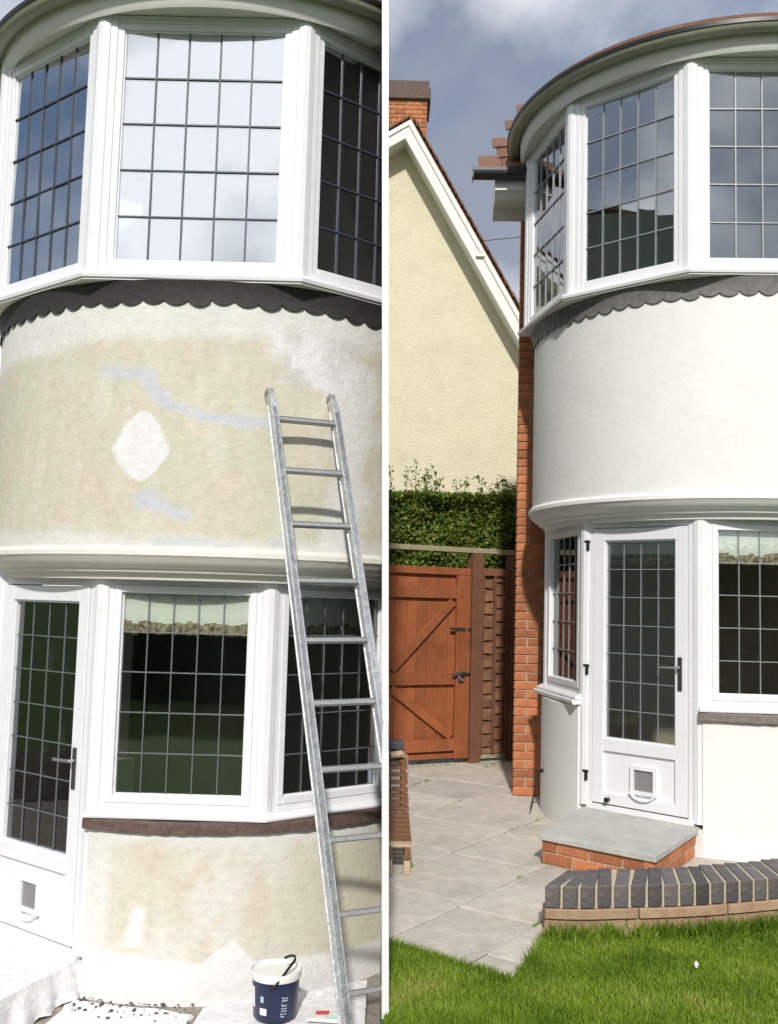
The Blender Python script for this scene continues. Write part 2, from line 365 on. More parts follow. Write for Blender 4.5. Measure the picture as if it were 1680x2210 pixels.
def vnoise(a, z, s, seed=0.0): return mnoise.fractal(Vector((a * s, z * s, seed)), 0.8, 2.0, 4)
def seg_d(p, a, b):
    ax, ay = b[0] - a[0], b[1] - a[1]; t = max(0, min(1, ((p[0] - a[0]) * ax + (p[1] - a[1]) * ay) / (ax * ax + ay * ay)))
    return math.hypot(p[0] - a[0] - ax * t, p[1] - a[1] - ay * t)
def sst(e0, e1, x):
    t = max(0.0, min(1.0, (x - e0) / (e1 - e0))); return t * t * (3 - 2 * t)
def mixc(a, b, t): return tuple(a[i] * (1 - t) + b[i] * t for i in range(3))
BUFFC, BUFF2, PINKC, WHITEC, SKIM, LILAC, GREYC = (0.61, 0.575, 0.455), (0.585, 0.575, 0.445), (0.63, 0.56, 0.46), (0.70, 0.70, 0.66), (0.76, 0.76, 0.76), (0.55, 0.57, 0.66), (0.60, 0.60, 0.56)
CRACK = [(-0.302, 3.402), (-0.145, 3.382), (-0.105, 3.278), (-0.066, 3.2), (0.078, 3.133), (0.306, 3.135)]
def interp(pts, x):
    if x <= pts[0][0]: return pts[0][1]
    for (a, b), (c, d) in zip(pts, pts[1:]):
        if x <= c: return b + (d - b) * (x - a) / (c - a)
    return pts[-1][1]
def col_upper(a, z):
    s = a * RW
    n1 = vnoise(s, z, 2.2, 1.3); n2 = vnoise(s, z, 5.0, 7.7); n3 = vnoise(s * 3, z * 0.7, 3.0, 3.1)
    c = mixc(BUFFC, BUFF2, sst(-.3, .4, n1)); c = mixc(c, PINKC, 0.8 * sst(.1, .5, n2)); c = mixc(c, WHITEC, 0.28 * sst(.0, .6, n3))
    w = 0.03 * n2
    top = interp([(-1.4, 3.50), (-.541, 3.56), (-.209, 3.575), (.294, 3.60), (1.4, 3.66)], a)
    c = mixc(c, WHITEC, sst(top - .05 + w, top + .04 + w, z))
    bot = interp([(-1.4, 2.53), (-.485, 2.505), (-.169, 2.455), (.36, 2.47), (1.4, 2.5)], a)
    c = mixc(c, WHITEC, 0.85 * (1 - sst(bot - .03 + w, bot + .06 + w, z)))
    # filled areas to the right, behind the ladder
    d = max(abs(a - .47 + .06 * n2) - .14, abs(z - 3.52 - .05 * n1) - .13); c = mixc(c, mixc(GREYC, SKIM, sst(-.3, .2, n2)), 0.95 * (1 - sst(-.02, .05, d)))
    d = seg_d((a + .05 * n2, z), (.64, 3.45), (.60, 2.5)); c = mixc(c, SKIM, 0.8 * (1 - sst(.04, .12, d)))
    d = seg_d((a, z + .04 * n2), (.62, 3.16), (.95, 3.10)); c = mixc(c, WHITEC, 0.7 * (1 - sst(.03, .10, d)))
    c = mixc(c, (.56, .59, .62), .75 * (1 - sst(.0, .035, abs(z - 2.462 - .02 * n1) - .012)) * sst(-.25, -.1, a) * (1 - sst(.34, .42, a)) * sst(-.35, .1, n2))
    # lilac filler along the old crack
    d = min(seg_d((a + .02 * n2, z + .02 * n1), p, q) for p, q in zip(CRACK, CRACK[1:])); c = mixc(c, LILAC, 0.75 * (1 - sst(.008, .045 + .02 * n1, d)))
    d = min(math.hypot(a + .13, (z - 2.68)) - .03, seg_d((a, z), (-.10, 2.66), (.0, 2.60)) - .01) + .02 * n2; c = mixc(c, LILAC, 0.8 * (1 - sst(0, .05, d)))
    # white skimmed patch, rounded diamond
    dx, dz = (a + .157) / (.103), (z - (2.955)) ; dz = dz / (.232 if dz > 0 else .182)
    d = (abs(dx) ** 1.35 + abs(dz) ** 1.35) + .12 * n2; c = mixc(c, SKIM, 1 - sst(.93, 1.02, d))
    f = 1 + .05 * vnoise(s, z * 2.5, 16, 5) + .04 * vnoise(s * 6, z * 30, 2, 8); return tuple(q * f for q in c)
def col_lower(a, z):
    s = a * RD
    n1 = vnoise(s, z, 2.0, 4.3); n2 = vnoise(s, z, 5.0, 9.7); n3 = vnoise(s, z, 1.1, 2.2)
    c = mixc(BUFFC, WHITEC, 0.25 + 0.5 * sst(-.2, .5, n1)); c = mixc(c, PINKC, 0.75 * sst(.0, .45, n2 + .35 * n3))
    c = mixc(c, BUFF2, 0.6 * sst(.35, .8, a))
    w = .03 * n2
    c = mixc(c, WHITEC, 1 - sst(-.285 + w, -.21 + w, a))
    c = mixc(c, WHITEC, sst(.80 + w, .87 + w, z))
    edge = interp([(-.4, .26), (-.13, .255), (.14, .222), (.20, .29), (.245, .335), (.285, .30), (.33, .22), (.66, .20), (1.4, .2)], a)
    c = mixc(c, SKIM, 1 - sst(edge - .012 + w * .5, edge + .012 + w * .5, z))
    d = max(abs(a + .125 + .02 * n1) - .02, abs(z - .40) - .09); c = mixc(c, SKIM, 0.9 * (1 - sst(-.01, .03, d)))
    f = 1 + .05 * vnoise(s, z * 2.5, 16, 5) + .04 * vnoise(s * 6, z * 30, 2, 8); return tuple(q * f for q in c)
def shell(name, R, a0, a1, z0, z1, thick, na, nz, mat_, parent, colf=None):
    """curved wall: fine outer skin, plain inner skin"""
    me = bpy.data.meshes.new(name); V = []; F = []
    for i in range(na + 1):
        a = a0 + (a1 - a0) * i / na
        for j in range(nz + 1): V.append((R * sin(a), -R * cos(a), z0 + (z1 - z0) * j / nz))
    for i in range(na):
        for j in range(nz):
            k = i * (nz + 1) + j; F.append((k, k + nz + 1, k + nz + 2, k + 1))
    b = len(V); ni = 24
    for i in range(ni + 1):
        a = a0 + (a1 - a0) * i / ni
        for z in (z0, z1): V.append(((R - thick) * sin(a), -(R - thick) * cos(a), z))
    for i in range(ni): k = b + 2 * i; F.append((k, k + 1, k + 3, k + 2))
    e0 = [0, nz, b + 1, b]; F.append(tuple(e0))
    e1 = [na * (nz + 1), na * (nz + 1) + nz, b + 2 * ni + 1, b + 2 * ni]; F.append(tuple(e1[::-1]))
    for zi, jo in ((0, 0), (1, nz)):
        for i in range(ni):
            i0, i1 = round(na * i / ni), round(na * (i + 1) / ni)
            F.append(tuple([q * (nz + 1) + jo for q in range(i0, i1 + 1)] + [b + 2 * (i + 1) + zi, b + 2 * i + zi]))
    me.from_pydata(V, [], F); me.materials.append(mat_)
    bm = bmesh.new(); bm.from_mesh(me); bmesh.ops.recalc_face_normals(bm, faces=bm.faces); bm.to_mesh(me); bm.free()
    me.polygons.foreach_set('use_smooth', [len(p.vertices) == 4 for p in me.polygons])
    try: me.set_sharp_from_angle(angle=math.radians(40))
    except Exception: pass
    if colf:
        at = me.color_attributes.new('Col', 'FLOAT_COLOR', 'POINT')
        cols = np.ones((len(V), 4), 'f')
        for i, (x, y, z) in enumerate(V): cols[i, :3] = colf(math.atan2(x, -y), z)
        at.data.foreach_set('color', cols.ravel())
    return link_mesh(name, me, parent)

def bay_house(before, loc, rz, label):
    H = tag(empty('bay_house', loc, rz), label, 'house')
    up = UPVC_OLD if before else UPVC
    LA, UA = list(LA0), list(UA0); RLs, RUs = [RL] * 6, [RU] * 6; RW = RW0
    if before:      # this bay's door facet is a little wider
        LA[1], RLs[1] = -1.08, 1.463; LA[0], RLs[0] = -1.76, 1.46; UA[1], RUs[1] = -1.04, 1.635; UA[0], RUs[0] = -1.70, 1.62; RW = 1.525
    cm = CAME_D if before else CAME_L
    AE = math.radians(140); AR = 1.1 if before else AE
    # walls
    shell('bay_wall', RW, -AE, AR, 2.36, 3.90, 0.10, 300 if before else 140, 100 if before else 24, PATCHY if before else PAINT, H, col_upper if before else None)
    for a0, a1 in ((-AE, LA[1] - .012), (LA[2] + .012, AR)):
        shell('dwarf_wall', RD, a0, a1, -0.02, 0.905, 0.12, 200 if before else 90, 70 if before else 16, PATCHY if before else PAINT, H, col_lower if before else None)
    # cornice between the floors
    mb = MB()
    mb.arc([(RW - .02, 2.43), (RW + .012, 2.425), (RW + .032, 2.405), (RW + .034, 2.38), (RW + .02, 2.368), (RW + .012, 2.352), (RW - .02, 2.322), (RW - .05, 2.31), (RW - .055, 2.292), (RW - .09, 2.285), (RW - .10, 2.25), (RW - .16, 2.25), (RW - .16, 2.43)], -AE, AR, 96)
    mb.build('cornice', CORN if before else PAINT, H, smooth=True)
    mb = MB(); poly_ring(mb, RLs, LA, [(-.09, ZLT), (.012, ZLT), (.012, 2.30), (-.09, 2.30)]); mb.build('lower_head_frame', up, H)
    # sills, flashing
    mb = MB(); na = 150
    step = []
    a_s = (LA[2] - .005) if True else -AE
    prof = lambda jz, jr: [(RD - .03, .951), (RD + .022 + jr, .950), (RD + .031 + jr, .944), (RD + .032 + jr, .905 + jz), (RD + .02, .900 + jz), (RD - .03, .90)]
    rings = []
    for i in range(na + 1):
        a = a_s + (AR - a_s) * i / na; jz = -.004 - .004 * abs(sin(a * 31 + 2 * sin(a * 9))) + .004 * mnoise.noise((a * 30, 0, 0)); jr = .004 * mnoise.noise((a * 12, 3, 0))
        rings.append([(r * sin(a), -r * cos(a), z) for r, z in prof(jz, jr)])
    mb.sweep(rings); mb.build('sill_drip', SILLB if before else SILLG, H, smooth=True)
    for rng in ((0, 2), (2, 6)):
        mb = MB(); poly_ring(mb, RLs[rng[0]:rng[1]], LA[rng[0]:rng[1]], [(-.08, .953), (.060, .953), (.064, .968), (.02, .992), (-.08, .992)]); mb.build('window_sill', up, H, bevel=.003)
    if not before:   # heavier white sill under the little side window
        mb = MB(); poly_ring(mb, RLs[0:2], LA[0:2], [(-.06, .915), (.075, .915), (.085, .93), (.085, .95), (-.06, .952)]); mb.build('stone_sill', PAINT, H, bevel=.004)
    mb = MB(); poly_ring(mb, RUs, UA, [(-.10, ZUS - .002), (.055, ZUS - .002), (.06, ZUS + .022), (.035, ZUS + .042), (-.10, ZUS + .042)]); mb.build('window_sill', up, H, bevel=.003)
    mb = MB(); poly_ring(mb, RUs, UA, [(-.25, ZUS - .012), (.045, ZUS - .012), (.045, ZUS - .003), (-.25, ZUS - .003)]); mb.build('sill_soffit', SOFF, H)
    # scalloped lead flashing
    mb = MB(); rings = []; per = 0.084; ns = 14
    a = -AE; nseg = int((AE + AR) / per)
    for s in range(nseg):
        jit = R_.uniform(-.008, .008); dj = R_.uniform(.024, .036)
        for q in range(ns if s < nseg - 1 else ns + 1):
            aa = -AE + (s + q / ns) * per
            zb = 3.790 + jit - dj * (abs(sin(pi * q / ns)) ** 0.75)
            lift = .006 * mnoise.noise((aa * 9, 1, 0)) + .004
            rings.append([(r * sin(aa), -r * cos(aa), z) for r, z in ((RW + .002, 3.895), (RW + .03, 3.895), (RW + .012, 3.84), (RW + .010 + lift, zb), (RW + .006 + lift, zb), (RW + .002, 3.84))])
    mb.sweep(rings); mb.build('lead_flashing', LEADD if before else LEADG, H, smooth=True)
    # corner posts
    for Rs, angs, z0, z1 in ((RLs, LA, ZLS + .02, ZLT), (RUs, UA, ZUS + .04, ZUT)):
        for i, a in enumerate(angs):
            zz = z0
            if Rs is RLs and i in (1, 2): zz = ZDB
            mb = MB(); rr = Rs[i] - .012
            M = Matrix.Translation((rr * sin(a), -rr * cos(a), 0)) @ Matrix.Rotation(a, 4, 'Z')
            pr = [(-.055, .035), (-.046, -.004), (-.016, -.020), (.016, -.020), (.046, -.004), (.055, .035)]
            mb.hexa([M @ Vector((x, y, zz)) for x, y in pr], [M @ Vector((x, y, z1)) for x, y in pr])
            mb.build('corner_post', up, H)
    # upper windows
    gu = GLASS_UL if before else GLASS_UR
    for k in range(5):
        M, wd = facet(RUs, UA, k, 0); g = 0.048
        mb = MB(); frame_boxes(mb, M, g, wd - g, ZUS + .042, ZUT, .042, 0.0, .07)
        gx0, gx1, gz0, gz1 = g + .085, wd - g - .085, ZUS + .105, ZUT - .09
        frame_boxes(mb, M, g + .042, wd - g - .042, ZUS + .084, ZUT - .042, .038, .008, .065)
        frame_boxes(mb, M, g + .080, wd - g - .080, ZUS + .098, ZUT - .080, .010, .022, .05)
        wn = mb.build('window', up, H, bevel=.003)
        glazing(wn, M, gx0, gx1, gz0, gz1, 5, 5, gu, cm, 0.0045)
        # curtains hanging just inside, at each end of the upper bay
        if k in (0, 3, 4):
            mb = MB(); n = 40; x0, x1 = (gx0 + .42 * (gx1 - gx0), gx1 + .02) if k != 0 else (gx0, gx0 + .3)
            rr = [[M @ Vector((x0 + (x1 - x0) * i / n, .16 + .022 * sin(i * 1.25) + y, z)) for y, z in ((0, ZUS + .06), (.006, ZUS + .06), (.006, ZUT), (0, ZUT))] for i in range(n + 1)]
            mb.sweep(rr); mb.build('curtain', CURT, wn, smooth=True)
    # lower windows
    for k in (0, 2, 3, 4):
        M, wd = facet(RLs, LA, k, 0); g = 0.044
        mb = MB(); frame_boxes(mb, M, g, wd - g, ZLS + .021, ZLT, .036, 0.0, .07)
        frame_boxes(mb, M, g + .036, wd - g - .036, ZLS + .057, ZLT - .036, .040, -.006, .06)
        gx0, gx1, gz0, gz1 = g + .082, wd - g - .082, ZLS + .10, ZLT - .075
        frame_boxes(mb, M, g + .076, wd - g - .076, ZLS + .094, ZLT - .070, .010, .018, .05)
        wn = mb.build('window', up, H, bevel=.003)
        glazing(wn, M, gx0, gx1, gz0, gz1, 5, 5, GLASS_L, CAME_L if not before else mat_came_mid, 0.0015, bar=.0058)
        mb = MB(); mb.box(gx0 - .02, gx1 + .02, .050, .057, gz1 - .195, gz1 + .03, M); mb.build('blind', BLIND, wn)
        mb = MB()
        nn = 22
        for i in range(nn):
            xa, xb = gx0 - .02 + (gx1 - gx0 + .04) * i / nn, gx0 - .02 + (gx1 - gx0 + .04) * (i + 1) / nn
            mb.box(xa, xb - .0015, .0465, .0490, gz1 - .228 - R_.uniform(0, .012), gz1 - .165 + R_.uniform(-.012, .015), M)
        mb.build('blind_trim', TRIM, wn)
    # door
    M, wd = facet(RLs, LA, 1, 0); g = 0.046
    mb = MB(); mb.box(g, g + .042, 0, .08, ZDB, ZLT, M); mb.box(wd - g - .042, wd - g, 0, .08, ZDB, ZLT, M); mb.box(g + .042, wd - g - .042, 0, .08, ZLT - .045, ZLT, M)
    mb.box(g, wd - g, -.01, .08, ZDB - .03, ZDB + .02, M)
    mb.build('door_frame', up, H, bevel=.003)
    mb = MB(); mb.box(-.02, wd + .02, -.02, .10, -.02, ZDB - .032, M); mb.build('door_plinth', PAINT, H)
    x0, x1 = g + .047, wd - g - .047; zb, zt = ZDB + .03, ZLT - .05; st = .088; zm = ZDB + .40
    mb = MB(); mb.box(x0, x0 + st, -.008, .06, zb, zt, M); mb.box(x1 - st, x1, -.008, .06, zb, zt, M)
    mb.box(x0 + st, x1 - st, -.008, .06, zt - st, zt, M); mb.box(x0 + st, x1 - st, -.008, .06, zm, zm + st, M); mb.box(x0 + st, x1 - st, -.008, .06, zb, zb + .075, M)
    frame_boxes(mb, M, x0 + st - .002, x1 - st + .002, zm + st - .002, zt - st + .002, .012, .004, .05)
    dr = mb.build('door', up, H, bevel=.003)
    glazing(dr, M, x0 + st + .008, x1 - st - .008, zm + st + .008, zt - st - .008, 4, 7, GLASS_L, CAME_L if not before else mat_came_mid, 0.0015, bar=.0058)
    mb = MB(); mb.box(x0 + st - .01, x1 - st + .01, .012, .04, zb + .07, zm + .01, M); mb.build('lower_panel', up, dr)
    mb = MB(); mb.box(x0 + st, x1 - st, .050, .057, zt - st - .13, zt - st + .03, M); mb.build('blind', BLIND, dr)
    mb = MB(); mb.box(x0 + st, x1 - st, .0465, .0490, zt - st - .175, zt - st - .10, M); mb.build('blind_trim', TRIM, dr)
    hx, hz = x1 - .05, ZDB + .98
    mb = MB(); mb.box(hx - .016, hx + .016, -.018, -.007, hz - .11, hz + .12, M); mb.build('handle_plate', DARKMET, dr, bevel=.004)
    mb = MB(); mb.tube([M @ Vector(p) for p in ((hx, -.017, hz + .05), (hx, -.055, hz + .05), (hx - .02, -.062, hz + .05), (hx - .125, -.06, hz + .048))], .010, 8); mb.build('handle_lever', METAL, dr, smooth=True)
    # cat flap
    cx, cz = x0 + st + (.30 if before else .30) * 1.0 + .02, zb + .195
    mb = MB(); frame_boxes(mb, M, cx - .10, cx + .10, cz - .095, cz + .10, .026, -.012, .02)
    n = 12
    lip = [[M @ Vector((cx + r * sin(t), y, cz - .075 - r * cos(t) * .62)) for r, y in ((.098, -.03), (.098, .0), (.082, .0), (.082, -.03))] for t in [(-pi / 2) + pi * i / n for i in range(n + 1)]]
    mb.sweep(lip); mb.build('cat_flap_frame', up, dr)
    mb = MB(); mb.box(cx - .074, cx + .074, .003, .008, cz - .07, cz + .074, M); mb.build('cat_flap', SMOKE, dr)
    if not before:
        for hz in (ZDB + .22, ZDB + .98, ZLT - .16):
            mb = MB(); mb.box(g - .028, g + .015, -.016, -.003, hz + .012, hz + .028, M); mb.tube([M @ Vector((g + .0, -.012, hz - .045)), M @ Vector((g + .0, -.012, hz + .01))], .012, 8); mb.build('hinge_and_shadow', BLACK, dr)  # black T shape takes in the hinge's dark shadow
        mb = MB(); mb.tube([M @ Vector((x0 + .14, -.012, zb + .035)), M @ Vector((x0 + .14, -.05, zb + .035))], [.014, .018], 10); mb.build('door_stop', BLACK, dr)
        # hooked door stay leaning out from the side wall
        a = -1.52; p = Vector(((RD + .012) * sin(a), -(RD + .012) * cos(a), .33))
        mb = MB(); mb.tube([p + Vector((.03, .01, 0)), p + Vector((-.015, -.02, .0)), p + Vector((-.03, -.045, -.015)), Vector((-1.50, -.22, .05))], [.016, .016, .008, .006], 8); mb.build('door_stay', BLACK, H, smooth=True)
    EO = .05 if before else 0.0
    # bay eaves: soffit, fascia bands, gutter, shallow tiled roof
    mb = MB(); mb.arc([(RU - .30, ZUT + .003), (1.622, ZUT + .003), (1.622, ZUT + .022), (RU - .30, ZUT + .022)], -AE, AR, 96); mb.build('soffit', SOFF, H, smooth=True)
    mb = MB(); mb.arc([(1.59, ZUT + .002), (1.59, ZUT - .022), (1.605, ZUT - .030), (1.635, ZUT + .01), (1.642, ZUT + .15), (1.623, ZUT + .15), (1.623, ZUT + .002)], -AE, AR, 96); mb.build('fascia', SOFF, H, smooth=True)
    mb = MB(); mb.arc([(1.644, ZUT + .115)] + [(1.692 + .052 * cos(t), ZUT + .115 + .058 * sin(t)) for t in [pi + pi * i / 8 for i in range(9)]] + [(1.742, ZUT + .12), (1.734, ZUT + .115)] + [(1.692 + .043 * cos(t), ZUT + .115 + .05 * sin(t)) for t in [2 * pi - pi * i / 8 for i in range(9)]], -AE, AR, 96)
    gt = mb.build('gutter', GUTO, H, smooth=True)
    mb = MB(); mb.arc([(1.743, ZUT + .100), (1.750, ZUT + .100), (1.750, ZUT + .128), (1.743, ZUT + .128)], -AE, AR, 96); mb.build('gutter_lip', GUTB, gt, smooth=True)
    mb = MB(); mb.sweep([[(r * sin(a), -r * cos(a) + (.0 if r > 1 else .6), z) for r, z in ((1.69, ZUT + .16), (1.69, ZUT + .19), (.05, ZUT + .62), (.05, ZUT + .58))] for a in [-AE + (AE + AR) * i / 64 for i in range(65)]]); mb.build('bay_roof', TILE, H)
    # room: floors, ceilings, back wall
    RB = 1.45 if before else 2.3
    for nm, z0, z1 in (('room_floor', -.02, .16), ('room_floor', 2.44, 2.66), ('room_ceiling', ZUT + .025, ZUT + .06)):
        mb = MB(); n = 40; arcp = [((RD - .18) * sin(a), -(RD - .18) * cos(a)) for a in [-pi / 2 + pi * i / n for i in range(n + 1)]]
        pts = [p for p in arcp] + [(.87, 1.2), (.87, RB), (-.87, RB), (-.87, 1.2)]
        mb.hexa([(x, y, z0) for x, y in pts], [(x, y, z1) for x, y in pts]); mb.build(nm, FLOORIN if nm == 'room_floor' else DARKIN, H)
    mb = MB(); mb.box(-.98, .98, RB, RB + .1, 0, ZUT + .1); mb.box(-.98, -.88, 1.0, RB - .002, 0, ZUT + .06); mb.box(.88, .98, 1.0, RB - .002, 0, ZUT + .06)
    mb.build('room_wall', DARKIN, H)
    return H
mat_came_mid = mat('mid_came', (0.16, 0.175, 0.18), 0.45, metal=0.2)
HL = bay_house(True, (-1.11, 6.8836, GL), -0.0088, 'bay-fronted house with patchy unpainted render, behind the leaning ladder')
HR = bay_house(False, (2.67, 8.0608, 0), -0.0471, 'bay-fronted house with freshly painted smooth white render and orange brick side wall')

# ---- main walls of the two houses
# right: orange brick front behind the bay, corner at about X 1.47, Y 10.7
mwR = Vector((1.128, 8.75, 0)); yaw = -0.0471
Mw = Matrix.Translation(mwR) @ Matrix.Rotation(yaw, 4, 'Z')
Mi = HR.matrix_basis.inverted()
EAVE = 5.25
def local(H, M): return Matrix.Translation(H.location).inverted() if False else (Matrix.Translation(H.location) @ Matrix.Rotation(H.rotation_euler.z, 4, 'Z')).inverted() @ M
Ml = local(HR, Mw)
mb = MB(); sk = math.tan(math.radians(9.5))
bot = [Vector((0.012, .012, 0)), Vector((3.3, .012, 0)), Vector((3.3, 6, 0)), Vector((.012 + 6 * (sk + .05), 6, 0))]
mb.hexa([Ml @ p for p in bot], [Ml @ (p + Vector((0, 0, EAVE))) for p in bot]); mw = mb.build('main_wall', MORTAR, HR)
brk = MB(); brk.box(-.1075, .1075, -.05, .05, -.0325, .0325)
first = None; half = None
for j in range(80):
    z = .0375 + j * .075
    if z > EAVE: break
    off = 0 if j % 2 == 0 else -.1125
    for i in range(3):
        x = .1075 + i * .225 + off
        if first is None: o = brk.build('brick', BRICK, mw, bevel=.004); first = o
        else: o = first.copy(); COL.objects.link(o); o.parent = mw
        dep = R_.uniform(-.003, .003); sx = 1.0
        if off < 0 and i == 0: x = .0512; sx = .476
        o.matrix_basis = Ml @ Matrix.Translation((x, .05 + dep, z)) @ Matrix.Diagonal((sx, 1, 1, 1))
# eaves of the right house
def eaves(H, Mw, x0, x1):
    Ml = local(H, Mw)
    mb = MB(); mb.box(x0 + .422, x1, -.36, .0, EAVE - .02, EAVE + .0, Ml)
    mb.box(x0 + .095, x1, -.388, -.372, EAVE - .03, EAVE + .14, Ml)
    # shaped end bracket of the boxed eaves
    pts = [(-.37, EAVE + .12), (-.37, EAVE - .03), (-.31, EAVE - .085), (-.22, EAVE - .11), (-.20, EAVE - .075), (-.12, EAVE - .06), (-.05, EAVE - .12), (.0, EAVE - .16), (.0, EAVE + .12)]
    mb.hexa([Ml @ Vector((x0 + .10, y, z)) for y, z in pts], [Ml @ Vector((x0 + .42, y, z)) for y, z in pts])
    mb.build('boxed_eaves', SOFF, H)
    mb = MB(); pr = [(.0 + .062 * cos(t), .062 * sin(t)) for t in [pi + pi * i / 8 for i in range(9)]] + [(.062, .03), (.05, .03)] + [(.05 * cos(t), .05 * sin(t)) for t in [2 * pi - pi * i / 8 for i in range(9)]] + [(-.05, .03), (-.062, .03)]
    mb.sweep([[Ml @ Vector((x, -.44 + p, EAVE + .10 + q)) for p, q in pr] for x in (x0 - .10, x1)])
    mb.box(x0 - .105, x0 - .095, -.50, -.38, EAVE + .04, EAVE + .13, Ml)
    mb.build('gutter', GUTB, H)
    rf = MB(); sl = math.radians(42)
    rf.hexa([Ml @ Vector(p) for p in ((x0 + .08, -.40, EAVE + .13), (x1, -.40, EAVE + .13), (x1, 1.4, EAVE + .13 + 1.8 * math.tan(sl)), (x0 + .7, 1.4, EAVE + .13 + 1.8 * math.tan(sl)))],
            [Ml @ Vector(p) for p in ((x0 + .08, -.40, EAVE + .155), (x1, -.40, EAVE + .155), (x1, 1.4, EAVE + .155 + 1.8 * math.tan(sl)), (x0 + .7, 1.4, EAVE + .155 + 1.8 * math.tan(sl)))])
    roof = rf.build('roof', TILE, H)
    tb = MB()
    n = 6; rings = [[(-.10 + .2 * i / n, y, .012 * (1 - ((i - n / 2) / (n / 2)) ** 2) + dz) for y, dz in ((-.17, 0), (.17, 0), (.17, .014), (-.17, .014))] for i in range(n + 1)]
    tb.sweep(rings); f = None
    for r in range(7):
        for c in range(10):
            x = x0 + .05 + c * .205 + (r % 2) * .10 + r * .07; d = -.36 + r * .21
            if f is None: o = tb.build('roof_tile', TILE, roof); f = o
            else: o = f.copy(); COL.objects.link(o); o.parent = roof
            o.matrix_basis = Ml @ Matrix.Translation((x, d + .02, EAVE + .17 + (d + .40) * math.tan(sl) + .02)) @ Matrix.Rotation(sl - .06 + R_.gauss(0, .015), 4, 'X')
eaves(HR, Mw, -.36, 3.0)
# left house main wall (hidden behind the bay)
Mlw = local(HL, Matrix.Translation((-5.2, 8.42, GL)))
mb = MB(); mb.box(0, 4.2, 0, .25, 0, ZUT + .1, Mlw); mb.build('main_wall', PAINT, HL)

# ------------------------------------------------------------------ clip what belongs to the left house at the dividing wall
def clip_left(objs, off=-0.0165):
    bpy.context.view_layer.update()
    kids = {}
    for o in list(objs):
        if o.type != 'MESH': continue
        mw = o.matrix_world
        ds = [DN.dot(mw @ Vector(c) - Vector((0, 0, CZ))) for c in o.bound_box]
        if min(ds) >= off - .004:
            if not o.children: bpy.data.objects.remove(o, do_unlink=True)
            continue
        if max(ds) <= off: continue
        me = o.data.copy(); o.data = me; bm = bmesh.new(); bm.from_mesh(me)
        inv = mw.inverted(); co = inv @ (Vector((0, 0, CZ)) + DN * off); no = (mw.to_3x3().transposed() @ DN).normalized()
        res = bmesh.ops.bisect_plane(bm, geom=bm.verts[:] + bm.edges[:] + bm.faces[:], plane_co=co, plane_no=no, clear_outer=True, dist=1e-5)
        ed = [e for e in res['geom_cut'] if isinstance(e, bmesh.types.BMEdge)]
        try: bmesh.ops.holes_fill(bm, edges=ed, sides=0)
        except Exception: pass
        bm.to_mesh(me); bm.free()
def descend(o):
    out = []
    for c in o.children: out.append(c); out += descend(c)
    return out
ds = descend(HL)
clip_left([o for o in ds if not o.children]); clip_left([o for o in ds if o.name in bpy.data.objects] if False else [])
bpy.context.view_layer.update()
clip_left([o for o in descend(HL) if o.children or True])
for o in [o for o in descend(HL) if o.type == 'MESH' and len(o.data.polygons) == 0]: bpy.data.objects.remove(o, do_unlink=True)
# windows that lost everything
for o in [o for o in descend(HL) if o.type == 'MESH' and o.name.startswith('window') and not o.name.startswith('window_')]:
    if min(DN.dot(o.matrix_world @ Vector(c) - Vector((0, 0, CZ))) for c in o.bound_box) > -0.02:
        for c in list(o.children): bpy.data.objects.remove(c, do_unlink=True)
        bpy.data.objects.remove(o, do_unlink=True)

# ------------------------------------------------------------------ dividing wall (slim white wall end between the two properties)
DW = tag(empty('dividing_wall', plane_pt(5.35, GL)), 'slim white end wall rising between the patched bay and the gabled cream house', 'wall')
def slabwall(name, prof, t, mat_):
    mb = MB(); o = DW.location
    t0, t1 = t if isinstance(t, tuple) else (-t, t)
    mb.hexa([plane_pt(y, z, t0) - o for y, z in prof], [plane_pt(y, z, t1) - o for y, z in prof]); return mb.build(name, mat_, DW)
slabwall('wall_panel', [(5.35, GL - .02), (8.45, GL - .02), (8.45, 4.98), (5.35, 5.3)], (-.004, .0162), REFLGREY)
slabwall('added_dark_skin', [(5.355, GL - .02), (8.45, GL - .02), (8.45, 4.97), (5.355, 5.29)], (-.0160, -.0045), mat('dark_skin', (.06, .055, .05), .9))  # added dark sheet so the patched bay's side panes reflect darker
slabwall('wall_edge', [(5.335, GL), (5.352, GL), (5.352, 5.32), (5.335, 5.32)], .0178, UPVC)
slabwall('low_screen', [(4.15, GL - .02), (5.333, GL - .02), (5.333, 1.02), (4.15, 1.02)], .0142, UPVC)

